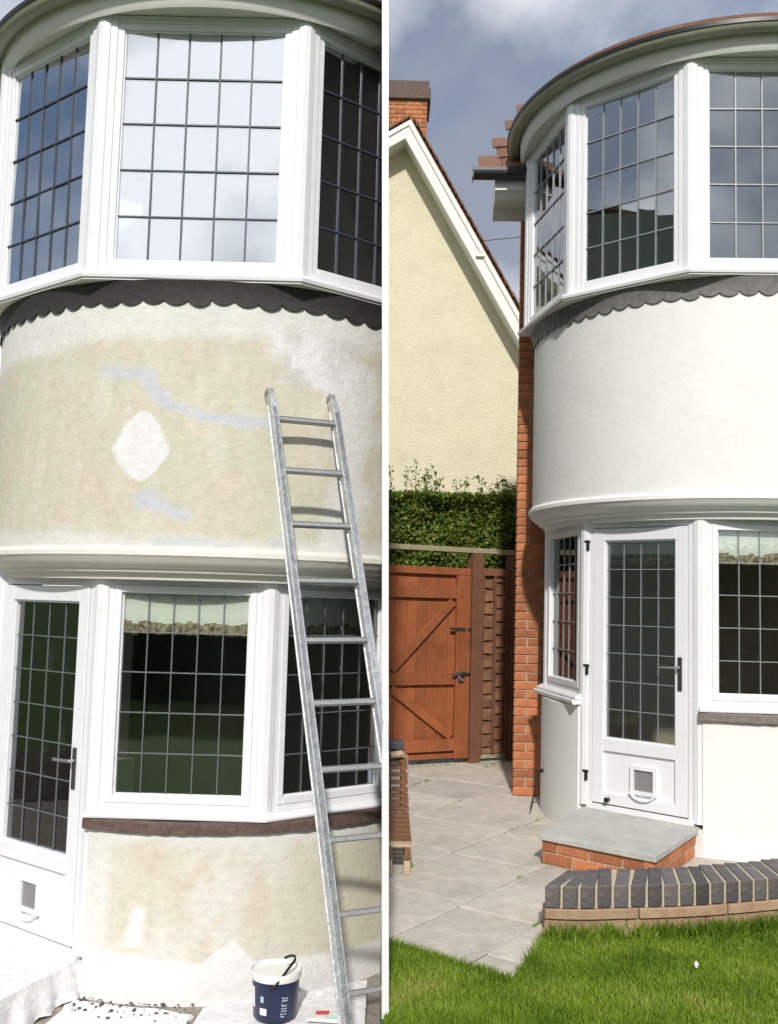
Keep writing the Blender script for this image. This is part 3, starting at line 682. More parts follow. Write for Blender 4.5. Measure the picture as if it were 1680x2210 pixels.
# ------------------------------------------------------------------ ladder
lv = [-0.4689, 5.38, 0.9662, 0.4416, 0.3828, 0.3139, 0.3266, 0.0157]
T = Vector((lv[0], lv[1], lv[2] + CZ)); yaw, phi, sp, wd, sd_ = lv[3:]
ex = Vector((cos(yaw), sin(yaw), 0)); nr = Vector((sin(yaw), -cos(yaw), 0)); dnv = Vector((0, 0, -1)) * cos(phi) + nr * sin(phi)
dnv2 = dnv * cos(sd_) + ex * sin(sd_); ex2 = ex * cos(sd_) + Vector((0, 0, 1)) * sin(sd_); fw = ex2.cross(dnv2).normalized()
LD = tag(empty('ladder', T + dnv2 * 3.5), 'worn aluminium ladder leaning against the patched bay', 'ladder')
Ml = Matrix((ex2, fw, dnv2)).transposed().to_4x4(); Ml.translation = T - LD.location
LEN = (T.z - GL) / (-dnv2.z) - .004
lad = []
for s in (-1, 1):
    x = s * (wd / 2 + .018)
    mb = MB()   # stile: channel section with a rounded, bent top
    pr = [(-.014, -.034), (.014, -.034), (.014, .034), (-.014, .034)]
    rings = []
    for t, sh, sc in ((-.19, .055, .25), (-.185, .045, .7), (-.165, .025, .95), (-.13, .008, 1.0), (-.06, 0, 1.0), (LEN, 0, 1.0)):
        rings.append([Ml @ Vector((x + p * (1 if sc == 1 else 1), q * sc + sh, t)) for p, q in pr])
    mb.sweep(rings)
    for q in (-.034, .028): mb.box(x - .019, x + .019, q, q + .006, -.10, LEN, Ml)
    lad.append(mb.build('stile', ALU, LD, bevel=.002))
    mb = MB()
    c = [[Ml @ Vector((x + p * 1.25, q, t)) for p, q in ((-.015, .0), (.015, .0), (.015, .05), (-.015, .05))] for t in (-.197, -.19, -.17)]
    mb.sweep(c); lad.append(mb.build('end_cap', ALUD, LD))
for i in range(12):
    t = sp * i
    if t > LEN - .1: break
    mb = MB(); mb.box(-wd / 2 - .004, wd / 2 + .004, -.016, .016, t - .012, t + .012, Ml); mb.box(-wd / 2, wd / 2, -.019, .019, t - .0135, t - .0085, Ml)
    lad.append(mb.build('rung', ALUD, LD, bevel=.003))
clip_left(lad, off=-0.0145)

# ------------------------------------------------------------------ left: dust-sheeted step, sheet, tub of paint, litter
def G2(P): return P
# step under a dust sheet: same place as the right house's step, in the left house's frame
step_c = [Vector(p) for p in ((-2.24, 6.11), (-1.63, 5.60), (-1.86, 4.95), (-2.70, 5.55))]
def cloth(name, poly_top, zt, zb, label, flare=.03, n=70, seed=0, fold=.018, drop=True, bump=.006):
    """a sheet laid over a flat top and hanging to zb"""
    mb = MB(); P = [Vector((p[0], p[1])) for p in poly_top]; per = []
    for i in range(len(P)):
        a, b = P[i], P[(i + 1) % len(P)]; k = max(4, int(n * (b - a).length / sum((P[(q + 1) % len(P)] - P[q]).length for q in range(len(P)))))
        for q in range(k): per.append(a + (b - a) * q / k)
    c = sum(P, Vector((0, 0))) / len(P); rings = []
    for s in (.0, .15, .3, .45, .6, .75, .88, .96): rings.append([Vector((*(c + (p - c) * s), zt + bump * mnoise.fractal(Vector((p.x * 3 * s, p.y * 3 * s, seed + s)), .8, 2, 4))) for p in per])
    m_ = 7
    for j in range(m_ + 1):
        s = j / m_; row = []
        for i, p in enumerate(per):
            d = (p - c).normalized(); f = fold * s * (sin(i * 1.1 + seed) + .7 * sin(i * .47 + 2 * seed)) + flare * s
            q = p + d * f; row.append(Vector((q.x, q.y, zt - .004 - (zt - zb) * s + (.01 * sin(i * .9) if j == m_ else 0))))
        rings.append(row)
    mb.sweep(rings, True, False)
    o = mb.build(name, SHEET, None, smooth=True); o['label'] = label; o['category'] = 'dust sheet'; return o
mb = MB(); zt_s = GL + .185
mb.hexa([(x, y, GL) for x, y in ((-2.24, 6.11), (-1.64, 5.60), (-1.86, 4.97), (-2.68, 5.55))], [(x, y, zt_s - .012) for x, y in ((-2.24, 6.11), (-1.64, 5.60), (-1.86, 4.97), (-2.68, 5.55))])
tag(mb.build('door_step', CONC), kind='structure')
cloth('dust_sheet', step_c, zt_s + .003, GL + .012, 'paint-splattered white dust sheet draped over the door step', seed=1.0, n=110, flare=.05, fold=.02)
mb = MB(); bpoly = [(-.82, 5.28), (-.50, 5.42), (-.06, 5.66), (-.06, 4.95), (-.86, 4.90)]
mb.hexa([(x, y, GL) for x, y in bpoly], [(x, y, GL + .072) for x, y in bpoly])
tag(mb.build('raised_paving', CONC), kind='structure')
cloth('dust_sheet', [Vector(p) for p in ((-.88, 5.30), (-.52, 5.48), (-.052, 5.74), (-.052, 4.86), (-.92, 4.80))], GL + .079, GL + .010, 'flat white dust sheet under the navy paint tub', seed=4.0, n=120, flare=-.002, fold=.012, bump=.009)
cloth('dust_sheet', [Vector(p) for p in ((-1.60, 5.50), (-1.2, 5.42), (-.95, 5.36), (-.97, 4.85), (-1.72, 4.80))], GL + .020, GL + .004, 'small crumpled white sheet scattered with dark chippings at the foot of the wall', seed=9.0, n=90, flare=.0, fold=.02, bump=.012)
# tub
tubc = Vector((-.505, 5.205, GL + .088))
TB = tag(empty('paint_tub', tubc), 'navy and white plastic paint tub standing on the white sheet', 'paint tub')
mb = MB(); mb.lathe([(0.0, 0), (.104, 0), (.108, .006), (.1195, .192), (.112, .192), (.103, .01), (0, .01)], n=40); mb.build('tub_body', NAVY, TB, smooth=True)
mb = MB(); mb.lathe([(.1195, .188), (.1250, .190), (.1270, .200), (.1270, .225), (.1245, .228), (.1215, .224), (.116, .19), (.1195, .188)], n=40); mb.build('rim', WPLAS, TB, smooth=True)
mb = MB(); mb.lathe([(0, .214), (.06, .216), (.10, .212), (.1205, .217)], n=40); mb.build('paint_surface', WPAINT, TB, smooth=True)
mb = MB(); mb.tube([(-.02, -.126, .17), (.01, -.135, .185), (.04, -.105, .22), (.075, -.05, .255), (.095, -.02, .275), (.09, .0, .288), (.065, .0, .287), (.04, -.01, .279)], .0065, 8); mb.build('brush_handle', BLACK, TB, smooth=True)
def tubpatch(a0, a1, z0, z1, mat_, name):
    mb = MB(); r = lambda z: .1085 + (.118 - .1085) * (z - .006) / .159 + .0012
    mb.sweep([[(r(z) * sin(a), -r(z) * cos(a), z) for z in (z0, z1)] for a in [a0 + (a1 - a0) * i / 6 for i in range(7)]], False, False); return mb.build(name, mat_, TB)
tubpatch(-.62, -.28, .035, .068, WPLAS, 'label')
tubpatch(-1.35, -.95, .06, .16, WPLAS, 'label')
tubpatch(-.58, -.42, .095, .125, PALEBLUE, 'label')
for i, (z0, z1, a0, a1) in enumerate(((.028, .034, .36, .52), (.040, .047, .34, .44), (.040, .046, .50, .62), (.055, .060, .36, .64), (.067, .072, .36, .64), (.080, .086, .42, .62), (.080, .095, .38, .42), (.104, .110, .38, .66), (.116, .121, .46, .66), (.116, .126, .40, .45))):
    tubpatch(a0, a1, z0, z1, PALEBLUE, 'lettering')
# crumpled packet and brush on the sheet
PK = tag(empty('sandpaper_packet', (-.255, 5.17, GL + .094)), 'crumpled red, white and mint packet lying beside the paint tub', 'packet')
mb = MB(); mb.hexa([(-.085, -.05, 0), (.10, -.07, 0), (.115, .05, 0), (-.07, .06, 0)], [(-.08, -.045, .012), (.10, -.065, .016), (.11, .045, .02), (-.065, .055, .010)]); mb.build('wrapper', WPLAS, PK, bevel=.004)
mb = MB(); mb.hexa([(-.045, .0, .0165), (.02, -.006, .019), (.025, .03, .021), (-.04, .034, .018)], [(-.045, .0, .018), (.02, -.006, .0205), (.025, .03, .0225), (-.04, .034, .0195)]); mb.build('printed_panel', REDP, PK)
mb = MB(); mb.hexa([(.0, -.055, .017), (.075, -.058, .0185), (.085, -.018, .021), (.01, -.016, .019)], [(.0, -.055, .0185), (.075, -.058, .020), (.085, -.018, .0225), (.01, -.016, .0205)]); mb.build('printed_panel', MINT, PK)
# litter of chippings along the base of the bay
V = []; F = []
rn = random.Random(11)
for i in range(90):
    a = rn.uniform(-.42, .1); r = RD + .02 + abs(rn.gauss(0, .10)); x = -1.11 + r * sin(a); y = 6.8836 - r * cos(a); s = rn.uniform(.003, .011)
    if x > -.9: continue
    b = len(V)
    for dx, dy, dz in ((-1, -1, 0), (1, -.8, 0), (.9, 1, 0), (-1, .9, 0), (.1, 0, 1)): V.append((x + dx * s * rn.uniform(.6, 1.3), y + dy * s * rn.uniform(.6, 1.3), GL + .022 + dz * s * .8))
    F += [(b, b + 1, b + 4), (b + 1, b + 2, b + 4), (b + 2, b + 3, b + 4), (b + 3, b, b + 4)]
me = bpy.data.meshes.new('chippings'); me.from_pydata(V, [], F); me.materials.append(STONED)
tag(link_mesh('chippings', me), 'dark stone chippings and debris along the foot of the patched wall', 'debris', kind='stuff')

# ------------------------------------------------------------------ right: step
ST = tag(empty('brick_step', (1.56, 6.68, 0)), 'low brick step with pale stone top in front of the white door', 'step')
sc_ = [Vector(p) for p in ((1.005, 6.50), (1.615, 5.985), (2.125, 6.80), (1.48, 7.42))]
o0 = Vector((1.56, 6.68))
mb = MB(); mb.hexa([(p.x - o0.x, p.y - o0.y, .15) for p in sc_], [(p.x - o0.x, p.y - o0.y, .19) for p in sc_]); mb.build('stone_top', STEPTOP, ST, bevel=.004)
c0 = sum(sc_, Vector((0, 0))) / 4
ins = [c0 + (p - c0) * .955 for p in sc_]; ins2 = [c0 + (p - c0) * .94 for p in sc_]
mb = MB(); mb.hexa([(p.x - o0.x, p.y - o0.y, -.01) for p in ins2], [(p.x - o0.x, p.y - o0.y, .150) for p in ins2]); mb.build('mortar_core', MORTAR, ST)
f = None
for ei in (0, 1):
    a, b = ins[ei], ins[ei + 1]; d = (b - a); ln = d.length; d.normalize(); ang = math.atan2(d.y, d.x)
    for r in range(2):
        x = .0 if r == 0 else -.11
        while x < ln:
            xs, xe = max(x, 0), min(x + .215, ln)
            if xe - xs > .03:
                p = a + d * ((xs + xe) / 2)
                if f is None:
                    bb = MB(); bb.box(-.1075, .1075, 0, .06, -.0335, .0335); o = bb.build('brick', BRICK, ST, bevel=.004); f = o
                else: o = f.copy(); COL.objects.link(o); o.parent = ST
                o.matrix_basis = Matrix.Translation((p.x - o0.x, p.y - o0.y, .038 + r * .0755)) @ Matrix.Rotation(ang, 4, 'Z') @ Matrix.Diagonal(((xe - xs) / .215, 1, 1, 1))
            x += .225

# ------------------------------------------------------------------ curved planter wall with blue brick-on-edge coping
PWo = Vector((1.4, 5.3, 0))
PW = tag(empty('planter_wall', PWo), 'low curved garden wall topped with blue-grey bricks set on edge', 'wall')
front = [(0.835, 5.155), (1.02, 5.150), (1.22, 5.185), (1.43, 5.215), (1.70, 5.28), (1.99, 5.375), (2.3, 5.50), (2.65, 5.68), (3.0, 5.90), (3.3, 6.12)]
def spline(P, t):
    n = len(P) - 1; s = min(max(t, 0), .99999) * n; i = int(s); u = s - i
    p = [Vector(P[max(0, min(n, i + k))]) for k in (-1, 0, 1, 2)]
    return .5 * ((2 * p[1]) + (-p[0] + p[2]) * u + (2 * p[0] - 5 * p[1] + 4 * p[2] - p[3]) * u * u + (-p[0] + 3 * p[1] - 3 * p[2] + p[3]) * u ** 3)
SP = [spline(front, i / 600) for i in range(601)]
cum = [0]
for a, b in zip(SP, SP[1:]): cum.append(cum[-1] + (b - a).length)
def at_len(s):
    s = min(max(s, 0), cum[-1] - 1e-6); i = int(np.searchsorted(cum, s)); i = max(1, i); t = (s - cum[i - 1]) / (cum[i] - cum[i - 1])
    p = SP[i - 1] + (SP[i] - SP[i - 1]) * t; d = (SP[min(i + 3, 600)] - SP[max(i - 4, 0)]).normalized(); return p, d
ZT, ZS = .235, .125       # coping top, coping bottom
rings = []; rings2 = []
for i in range(81):
    p, d = at_len(cum[-1] * i / 80); n = Vector((-d.y, d.x)); sl0 = cum[-1] * i / 80; ro = -.42; n = Vector((n.x * cos(ro) - n.y * sin(ro), n.x * sin(ro) + n.y * cos(ro)))
    q = lambda o, z: (p.x + n.x * o - PWo.x, p.y + n.y * o - PWo.y, z)
    rings.append([q(.012, ZS - .002), q(.012, ZT - .006), q(.34, ZT - .006), q(.34, ZS - .002)])
    rings2.append([q(.020, -.04), q(.020, ZS - .001), q(.32, ZS - .001), q(.32, -.04)])
mb = MB(); mb.sweep(rings); mb.build('coping_mortar', LMORT, PW)
mb = MB(); mb.sweep(rings2); mb.build('wall_core', MORTAR, PW)
s = .036; f = None
while s < cum[-1] - .05:
    p, d = at_len(s); ang = math.atan2(d.y, d.x)
    if f is None:
        bb = MB(); pr = [(-.034, -.002 - .015), (.034, -.002 + .015), (.035, .345), (-.035, .345)]
        bb.hexa([(x, y, ZS) for x, y in pr], [(x, y, ZT) for x, y in pr]); o = bb.build('brick', BLUEBR, PW, bevel=.006); f = o
    else: o = f.copy(); COL.objects.link(o); o.parent = PW
    lean = .22 * max(0, 1 - s / .5)
    o.matrix_basis = Matrix.Translation((p.x - PWo.x, p.y - PWo.y, R_.uniform(-.002, .003))) @ Matrix.Rotation(ang + R_.gauss(0, .012) - .42, 4, 'Z')
    s += .0895
# buff stone course below
s = -.01; f = None
for ri, (z0, z1) in enumerate(((.072, .121), (-.03, .066))):
    s = -.012 if ri == 0 else -.012
    while s < cum[-1] - .1:
        ln = .5 if ri == 0 else .44
        k = 6; rg = []
        for i in range(k + 1):
            p, d = at_len(s + (ln - .008) * i / k); n = Vector((-d.y, d.x)); oo = -.012 if ri == 0 else .004
            rg.append([(p.x + n.x * o - PWo.x, p.y + n.y * o - PWo.y, z) for o, z in ((oo, z0), (oo, z1), (.10, z1), (.10, z0))])
        mb = MB(); mb.sweep(rg); mb.build('stone', BUFF, PW, bevel=.004); s += ln

# ------------------------------------------------------------------ gate and fence
FA = Vector((0.0, 10.04)); FD = Vector((.888, .459)).normalized(); FANG = math.atan2(FD.y, FD.x)
MF = Matrix.Translation((FA.x, FA.y, 0)) @ Matrix.Rotation(FANG, 4, 'Z')
def fb(name, x0, x1, z0, z1, y0, y1, mat_, parent, bevel=.004):
    mb = MB(); mb.box(x0, x1, y0, y1, z0, z1); return mb.build(name, mat_, parent, bevel=bevel)
GT = empty('garden_gate', (FA.x, FA.y, 0), FANG); tag(GT, 'orange-brown stained timber gate with diagonal braces', 'gate')
gx = -.14
for i in range(9):
    x = gx + i * .124
    if x > .95: break
    fb('plank', x + .0015, min(x + .1225, .965), .055, 1.985, .0, .022, GATEW, GT, .003)
fb('top_rail', gx, .965, 1.925, 2.0, -.045, -.001, GATEW, GT); fb('ledge', gx, .80, 1.68, 1.80, -.042, -.001, GATEW, GT)
fb('ledge', gx, .80, .80, .925, -.042, -.001, GATEW, GT); fb('ledge', gx, .80, .13, .25, -.042, -.001, GATEW, GT)
fb('bottom_rail', gx, .80, .055, .105, -.030, -.001, GATEW, GT); fb('stile', .802, .967, .05, 1.923, -.048, -.001, GATEW, GT)
def brace(xa, za, xb, zb_, wd_=.085):
    d = Vector((xb - xa, 0, zb_ - za)); ln = d.length; mb = MB(); mb.box(0, ln, -.040, -.0015, -wd_ / 2, wd_ / 2, Matrix.Translation((xa, 0, za)) @ Matrix.Rotation(-math.atan2(d.z, d.x), 4, 'Y')); mb.build('brace', GATEW, GT, bevel=.003)
brace(.06, .955, .76, 1.65); brace(.06, .77, .76, .275)
mb = MB(); mb.box(.72, .90, -.06, -.049, 1.355, 1.385); mb.box(.93, 1.0, -.062, -.05, 1.358, 1.382); mb.build('bolt', DARKMET, GT)
mb = MB(); mb.tube([(.76, -.055, .885), (.86, -.06, .915), (.94, -.06, .91), (1.02, -.055, .905)], [.022, .02, .012, .01], 8); mb.lathe([(.03, -.008), (.042, 0), (.03, .008), (.022, 0), (.03, -.008)], n=14, M=Matrix.Translation((.86, -.06, .86)) @ Matrix.Rotation(pi / 2, 4, 'X')); mb.build('latch', DARKMET, GT)
FN = empty('garden_fence', (FA.x, FA.y, 0), FANG); tag(FN, 'brown timber fence panel and posts between the gate and the brick wall', 'fence')
fb('post', .975, 1.105, 0, 2.16, -.07, .06, FENCEW, FN); fb('post', 1.465, 1.575, 0, 2.16, -.07, .05, FENCEW, FN); fb('cover_board', 1.577, 1.69, 0, 2.10, -.05, .0, FENCEW, FN)
fb('trellis_rail', -.2, 1.66, 2.162, 2.215, -.06, .02, GREYW, FN)
fb('panel_rail', 1.107, 1.463, 1.93, 2.01, -.04, .03, FENCEW, FN); fb('panel_rail', 1.107, 1.463, .03, .07, -.02, .03, GREYW, FN)
fb('batten', 1.107, 1.145, .07, 1.93, -.035, -.008, FENCEW, FN); fb('batten', 1.268, 1.30, .07, 1.93, -.035, -.008, FENCEW, FN); fb('batten', 1.43, 1.463, .07, 1.93, -.035, -.008, FENCEW, FN)
for j in range(27):
    z = .085 + j * .069; n = 10; rg = []
    sd2 = R_.uniform(0, 50)
    for i in range(n + 1):
        x = 1.146 + (1.43 - 1.146) * i / n; wv = .010 * mnoise.noise((x * 9, sd2, 0)); bow = .010 * sin(2 * pi * (x - 1.146) / .284 + (j % 2) * pi)
        rg.append([(x, y + bow, zz) for y, zz in ((.0, z + wv - .005), (-.006, z + wv - .005), (.008, z + .075 + wv), (.014, z + .075 + wv))])
    mb = MB(); mb.sweep(rg); mb.build('slat', SLATW, FN)

# ------------------------------------------------------------------ leaf helper
def leaves(name, pts, nrm, size, mat_, parent=None, seed=0, aspect=.55, jitter=.9):
    rg = np.random.default_rng(seed); n = len(pts)
    d = nrm + rg.normal(0, jitter, (n, 3)); d /= np.linalg.norm(d, axis=1)[:, None]
    t = np.cross(d, rg.normal(0, 1, (n, 3))); t /= np.linalg.norm(t, axis=1)[:, None]; b = np.cross(d, t)
    s = size * rg.uniform(.6, 1.3, n)[:, None]
    V = np.stack([pts - t * s, pts + b * s * aspect + d * s * .12, pts + t * s, pts - b * s * aspect + d * s * .12], 1).reshape(-1, 3)
    me = bpy.data.meshes.new(name); me.vertices.add(4 * n); me.vertices.foreach_set('co', V.astype('f').ravel())
    me.loops.add(4 * n); me.loops.foreach_set('vertex_index', np.arange(4 * n, dtype='i')); me.polygons.add(n); me.polygons.foreach_set('loop_start', np.arange(0, 4 * n, 4, dtype='i')); me.update(calc_edges=True); me.validate()
    at = me.attributes.new('rnd', 'FLOAT', 'POINT'); at.data.foreach_set('value', np.repeat(rg.uniform(0, 1, n), 4).astype('f'))
    me.materials.append(mat_); return link_mesh(name, me, parent)

# hedge behind the fence
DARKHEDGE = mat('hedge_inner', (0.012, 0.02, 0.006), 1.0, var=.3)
HG = tag(empty('hedge', (.7, 11.5, 0)), 'clipped green hedge with loose shoots behind the timber gate', 'hedge')
rg = np.random.default_rng(3)
hx0, hx1, hy0, hy1, hz = -1.0, 1.95, 10.95, 12.0, 2.86
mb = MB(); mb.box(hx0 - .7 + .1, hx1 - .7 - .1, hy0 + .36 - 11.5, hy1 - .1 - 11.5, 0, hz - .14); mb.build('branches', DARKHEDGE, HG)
n = 42000
f1 = np.stack([rg.uniform(hx0, hx1, n), np.full(n, hy0) + np.abs(rg.normal(0, .12, n)), rg.uniform(1.2, hz, n)], 1)
lump = np.array([mnoise.noise((p[0] * 3.2, p[2] * 3.2, 5)) for p in f1]); f1[:, 1] += .13 - .17 * lump + 0
n2 = 12000
f2 = np.stack([rg.uniform(hx0, hx1, n2), rg.uniform(hy0, hy1, n2), np.full(n2, hz) - np.abs(rg.normal(0, .05, n2))], 1); f2[:, 2] += [.06 * mnoise.noise((p[0] * 2, p[1] * 2, 9)) for p in f2]
P = np.concatenate([f1, f2]); Nn = np.concatenate([np.tile([0, -.8, .5], (n, 1)), np.tile([0, -.2, 1], (n2, 1))])
leaves('leaf_mass', P - np.array([.7, 11.5, 0]), Nn, .026, HEDGE, HG, 5)['kind'] = 'stuff'
sp_, sn = [], []; tb = MB()
for i in range(26):
    x, y = rg.uniform(hx0 + .9, hx1 - .1), rg.uniform(hy0 + .05, hy0 + .4); hgt = rg.uniform(.08, .36) * (1.1 if x < .7 else .6); lx, ly = rg.normal(0, .08, 2)
    tb.tube([(x - .7, y - 11.5, hz - .1), (x + lx * .5 - .7, y + ly * .5 - 11.5, hz + hgt * .5), (x + lx - .7, y + ly - 11.5, hz + hgt)], [.004, .003, .002], 5)
    for k in range(int(10 + hgt * 60)):
        t = rg.uniform(.1, 1.05); sp_.append((x + lx * t + rg.normal(0, .025), y + ly * t + rg.normal(0, .02), hz + hgt * t)); sn.append((0, -.4, .6))
tb.build('shoots', BARK, HG)['kind'] = 'stuff'
leaves('shoot_leaves', np.array(sp_) - np.array([.7, 11.5, 0]), np.array(sn), .024, HEDGE, HG, 6)['kind'] = 'stuff'

# ------------------------------------------------------------------ gabled cream house beyond
GY = 15.0
GH = tag(empty('gable_house', (0, GY, 0)), 'cream roughcast gable house with white bargeboards and brick chimney', 'house')
ap = Vector((.165, 8.93)); sr = (5.97 - 8.93) / (1.86 - .165); sl_ = .62
xr, xl = 5.5, -6.0
gp = [(xl, 0), (2.9, 0), (2.9, ap.y + sr * (2.9 - ap.x)), (ap.x, ap.y - .1), (xl, ap.y - .1 + sl_ * (xl - ap.x))]
mb = MB(); mb.hexa([(x, 0, z) for x, z in gp], [(x, 6, z) for x, z in gp]); mb.build('gable_wall', CREAM, GH)
def bargeboard(p, q, w_, y0, y1, name, mat_, off=0.0):
    d = (Vector(q) - Vector(p)).normalized(); n = Vector((-d.y, d.x)); n = n if n.y > 0 else -n
    a = [Vector(p) + n * off, Vector(q) + n * off, Vector(q) + n * (off - w_), Vector(p) + n * (off - w_)]
    mb = MB(); mb.hexa([(v.x, y0, v.y) for v in a], [(v.x, y1, v.y) for v in a]); return mb.build(name, mat_, GH, bevel=.006)
rq = (2.9, ap.y + sr * (2.9 - ap.x)); lq = (xl, ap.y + sl_ * (xl - ap.x))
# right slope
bargeboard(tuple(ap), rq, .20, -.42, -.38, 'bargeboard', SOFF, .0); bargeboard(tuple(ap), rq, .07, -.445, -.421, 'bargeboard_moulding', SOFF, .012)
bargeboard(tuple(ap), rq, .03, -.378, .0, 'verge_soffit', SOFF, -.15)
bargeboard(tuple(ap), lq, .20, -.418, -.381, 'bargeboard', SOFF, .0); bargeboard(tuple(ap), lq, .07, -.443, -.4195, 'bargeboard_moulding', SOFF, .012)
bargeboard(tuple(ap), lq, .03, -.377, .0, 'verge_soffit', SOFF, -.15)
# roof planes with a row of verge tiles
for q, nm in ((rq, 1), (lq, -1)):
    d = (Vector(q) - ap); ln = d.length; d.normalize(); n = Vector((-d.y, d.x)); n = n if n.y > 0 else -n
    a = [ap + n * .02, Vector(q) + n * .02, Vector(q) + n * .05, ap + n * .05]
    mb = MB(); mb.hexa([(v.x, -.40, v.y) for v in a], [(v.x, 6.2, v.y) for v in a]); rf = mb.build('roof', TILE, GH)
    f = None; k = 0
    while k * .10 < min(ln, 4.4) - .1:
        if f is None:
            mbt = MB(); mbt.box(-.085, .085, 0, .17, 0, .016); o = mbt.build('verge_tile', TILE, rf, bevel=.003); f = o
        else: o = f.copy(); COL.objects.link(o); o.parent = rf
        c = ap + d * (.06 + k * .10) + n * (.055 + .004 * (k % 2)); o.matrix_basis = Matrix.Translation((c.x, -.47 + R_.gauss(0, .006), c.y)) @ Matrix.Rotation(-math.atan2(d.y, d.x) + (.10 if nm > 0 else -.10), 4, 'Y'); k += 1
# chimney
CH = MB(); CH.box(-.9, .445, .62, 1.3, 7.6, 10.05); ch = CH.build('chimney', MORTAR, GH)
f = None
for j in range(34):
    z = 7.65 + j * .075
    if z > 9.78: break
    for i in range(7):
        x = .445 - .1075 - i * .225 + (0 if j % 2 else .1125)
        if x < -.9: continue
        sx = 1.0
        if x + .1075 > .45: x -= .054; sx = .47
        if f is None: bb = MB(); bb.box(-.1075, .1075, -.012, .09, -.0325, .0325); o = bb.build('brick', BRICK, ch, bevel=.003); f = o
        else: o = f.copy(); COL.objects.link(o); o.parent = ch
        o.matrix_basis = Matrix.Translation((x, .62, z)) @ Matrix.Diagonal((sx, 1, 1, 1))
mb = MB(); mb.box(-.96, .50, .55, 1.36, 9.80, 9.99); mb.box(-.93, .47, .58, 1.33, 9.99, 10.12); mb.build('chimney_cap', SILLB, ch, bevel=.006)
mb = MB(); mb.box(1.20, 1.34, -.47, -.30, 6.82, 6.88); mb.tube([(1.27, -.46, 6.88), (1.27, -.46, 6.98)], .02, 8); mb.build('bracket', SOFF, GH, bevel=.006)
mb = MB(); mb.tube([(1.30, GY - .5, 7.05)] + [(1.30 + 2.2 * t, GY - .5 - 3.0 * t, 7.05 - .9 * t + .5 * t * t) for t in (.2, .4, .6, .8, 1.0)], .006, 5); tag(mb.build('telephone_wire', BLACK), 'thin dark telephone wire sagging from the cream gable across the sky', 'wire')

# ------------------------------------------------------------------ low wooden lounger against the dividing wall
LG = tag(empty('garden_lounger', (.10, 7.1, 0)), 'low worn wooden garden lounger end by the edge of the patio', 'lounger')
def lp(x, y, z): return (x - .10, y - 7.1, z)
for x in (.055, .165):
    pts = [(x, 6.12, .13), (x, 6.5, .105), (x, 7.0, .13), (x, 7.5, .22), (x, 7.9, .34), (x, 8.1, .41)]
    mb = MB(); mb.sweep([[lp(px + a, py, pz + b) for a, b in ((-.018, -.03), (.018, -.03), (.018, .03), (-.018, .03))] for px, py, pz in pts]); mb.build('side_rail', TEAK, LG, bevel=.003)
    mb = MB(); mb.box(x - .10 - .02, x - .10 + .02, 8.02 - 7.1, 8.10 - 7.1, 0, .40); mb.build('leg', TEAK, LG, bevel=.004)
    mb = MB(); mb.box(x - .10 - .02, x - .10 + .02, 6.14 - 7.1, 6.22 - 7.1, 0, .11); mb.build('leg', TEAKL, LG, bevel=.004)
for i in range(16):
    y = 6.18 + i * .118; z = [.13, .105, .13, .22, .34, .41]; ys = [6.12, 6.5, 7.0, 7.5, 7.9, 8.1]; zz = float(np.interp(y, ys, z))
    mb = MB(); mb.box(-.07, .095, y - 7.1, y - 7.1 + .085, zz + .028, zz + .046); mb.build('slat', TEAKL if i < 1 else TEAK, LG, bevel=.003)
mb = MB(); mb.tube([lp(.185, 8.06, .0), lp(.188, 8.05, .30), lp(.178, 8.0, .42), lp(.14, 7.93, .45), lp(.06, 7.90, .44)], [.018, .022, .026, .028, .026], 8); mb.build('curved_arm', TEAKL, LG, smooth=True)
mb = MB(); mb.box(-.07, .07, .86, 1.02, .46, .54); mb.build('cushion', mat('grey_cushion', (.09, .09, .10), .9, var=.2), LG, bevel=.02)

# ------------------------------------------------------------------ things inside the rooms
mb = MB(); mb.lathe([(0, .85), (.25, .85), (.275, .865), (.275, .885), (.25, .90), (0, .90)], n=32); 
DT = tag(empty('round_table', (-2.18, 6.87, GL + .16)), 'round dark table standing inside the patched house behind its glazed door', 'table')
mb.build('table_top', mat('dark_table', (.03, .033, .033), .22), DT, smooth=True)
mb = MB(); mb.lathe([(.22, 0), (.22, .02), (.05, .06), (.04, .4), (.06, .85), (0, .85)], n=20); mb.build('pedestal', MATS['dark_table'], DT, smooth=True)
WB = tag(empty('wicker_basket', (1.77, 7.72, .16)), 'orange wicker basket standing inside behind the white door', 'basket')
mb = MB(); mb.lathe([(0, 0), (.13, 0), (.17, .30), (.175, .60), (.16, .60), (.12, .02), (0, .02)], n=24); mb.build('basket_body', WICK, WB, smooth=True)
mb = MB(); mb.lathe([(.160, .595), (.188, .598), (.190, .66), (.175, .675), (.158, .66), (.160, .595)], n=24); mb.build('basket_rim', mat('straw_rim', (.55, .45, .22), .8, var=.2, scale=30), WB, smooth=True)

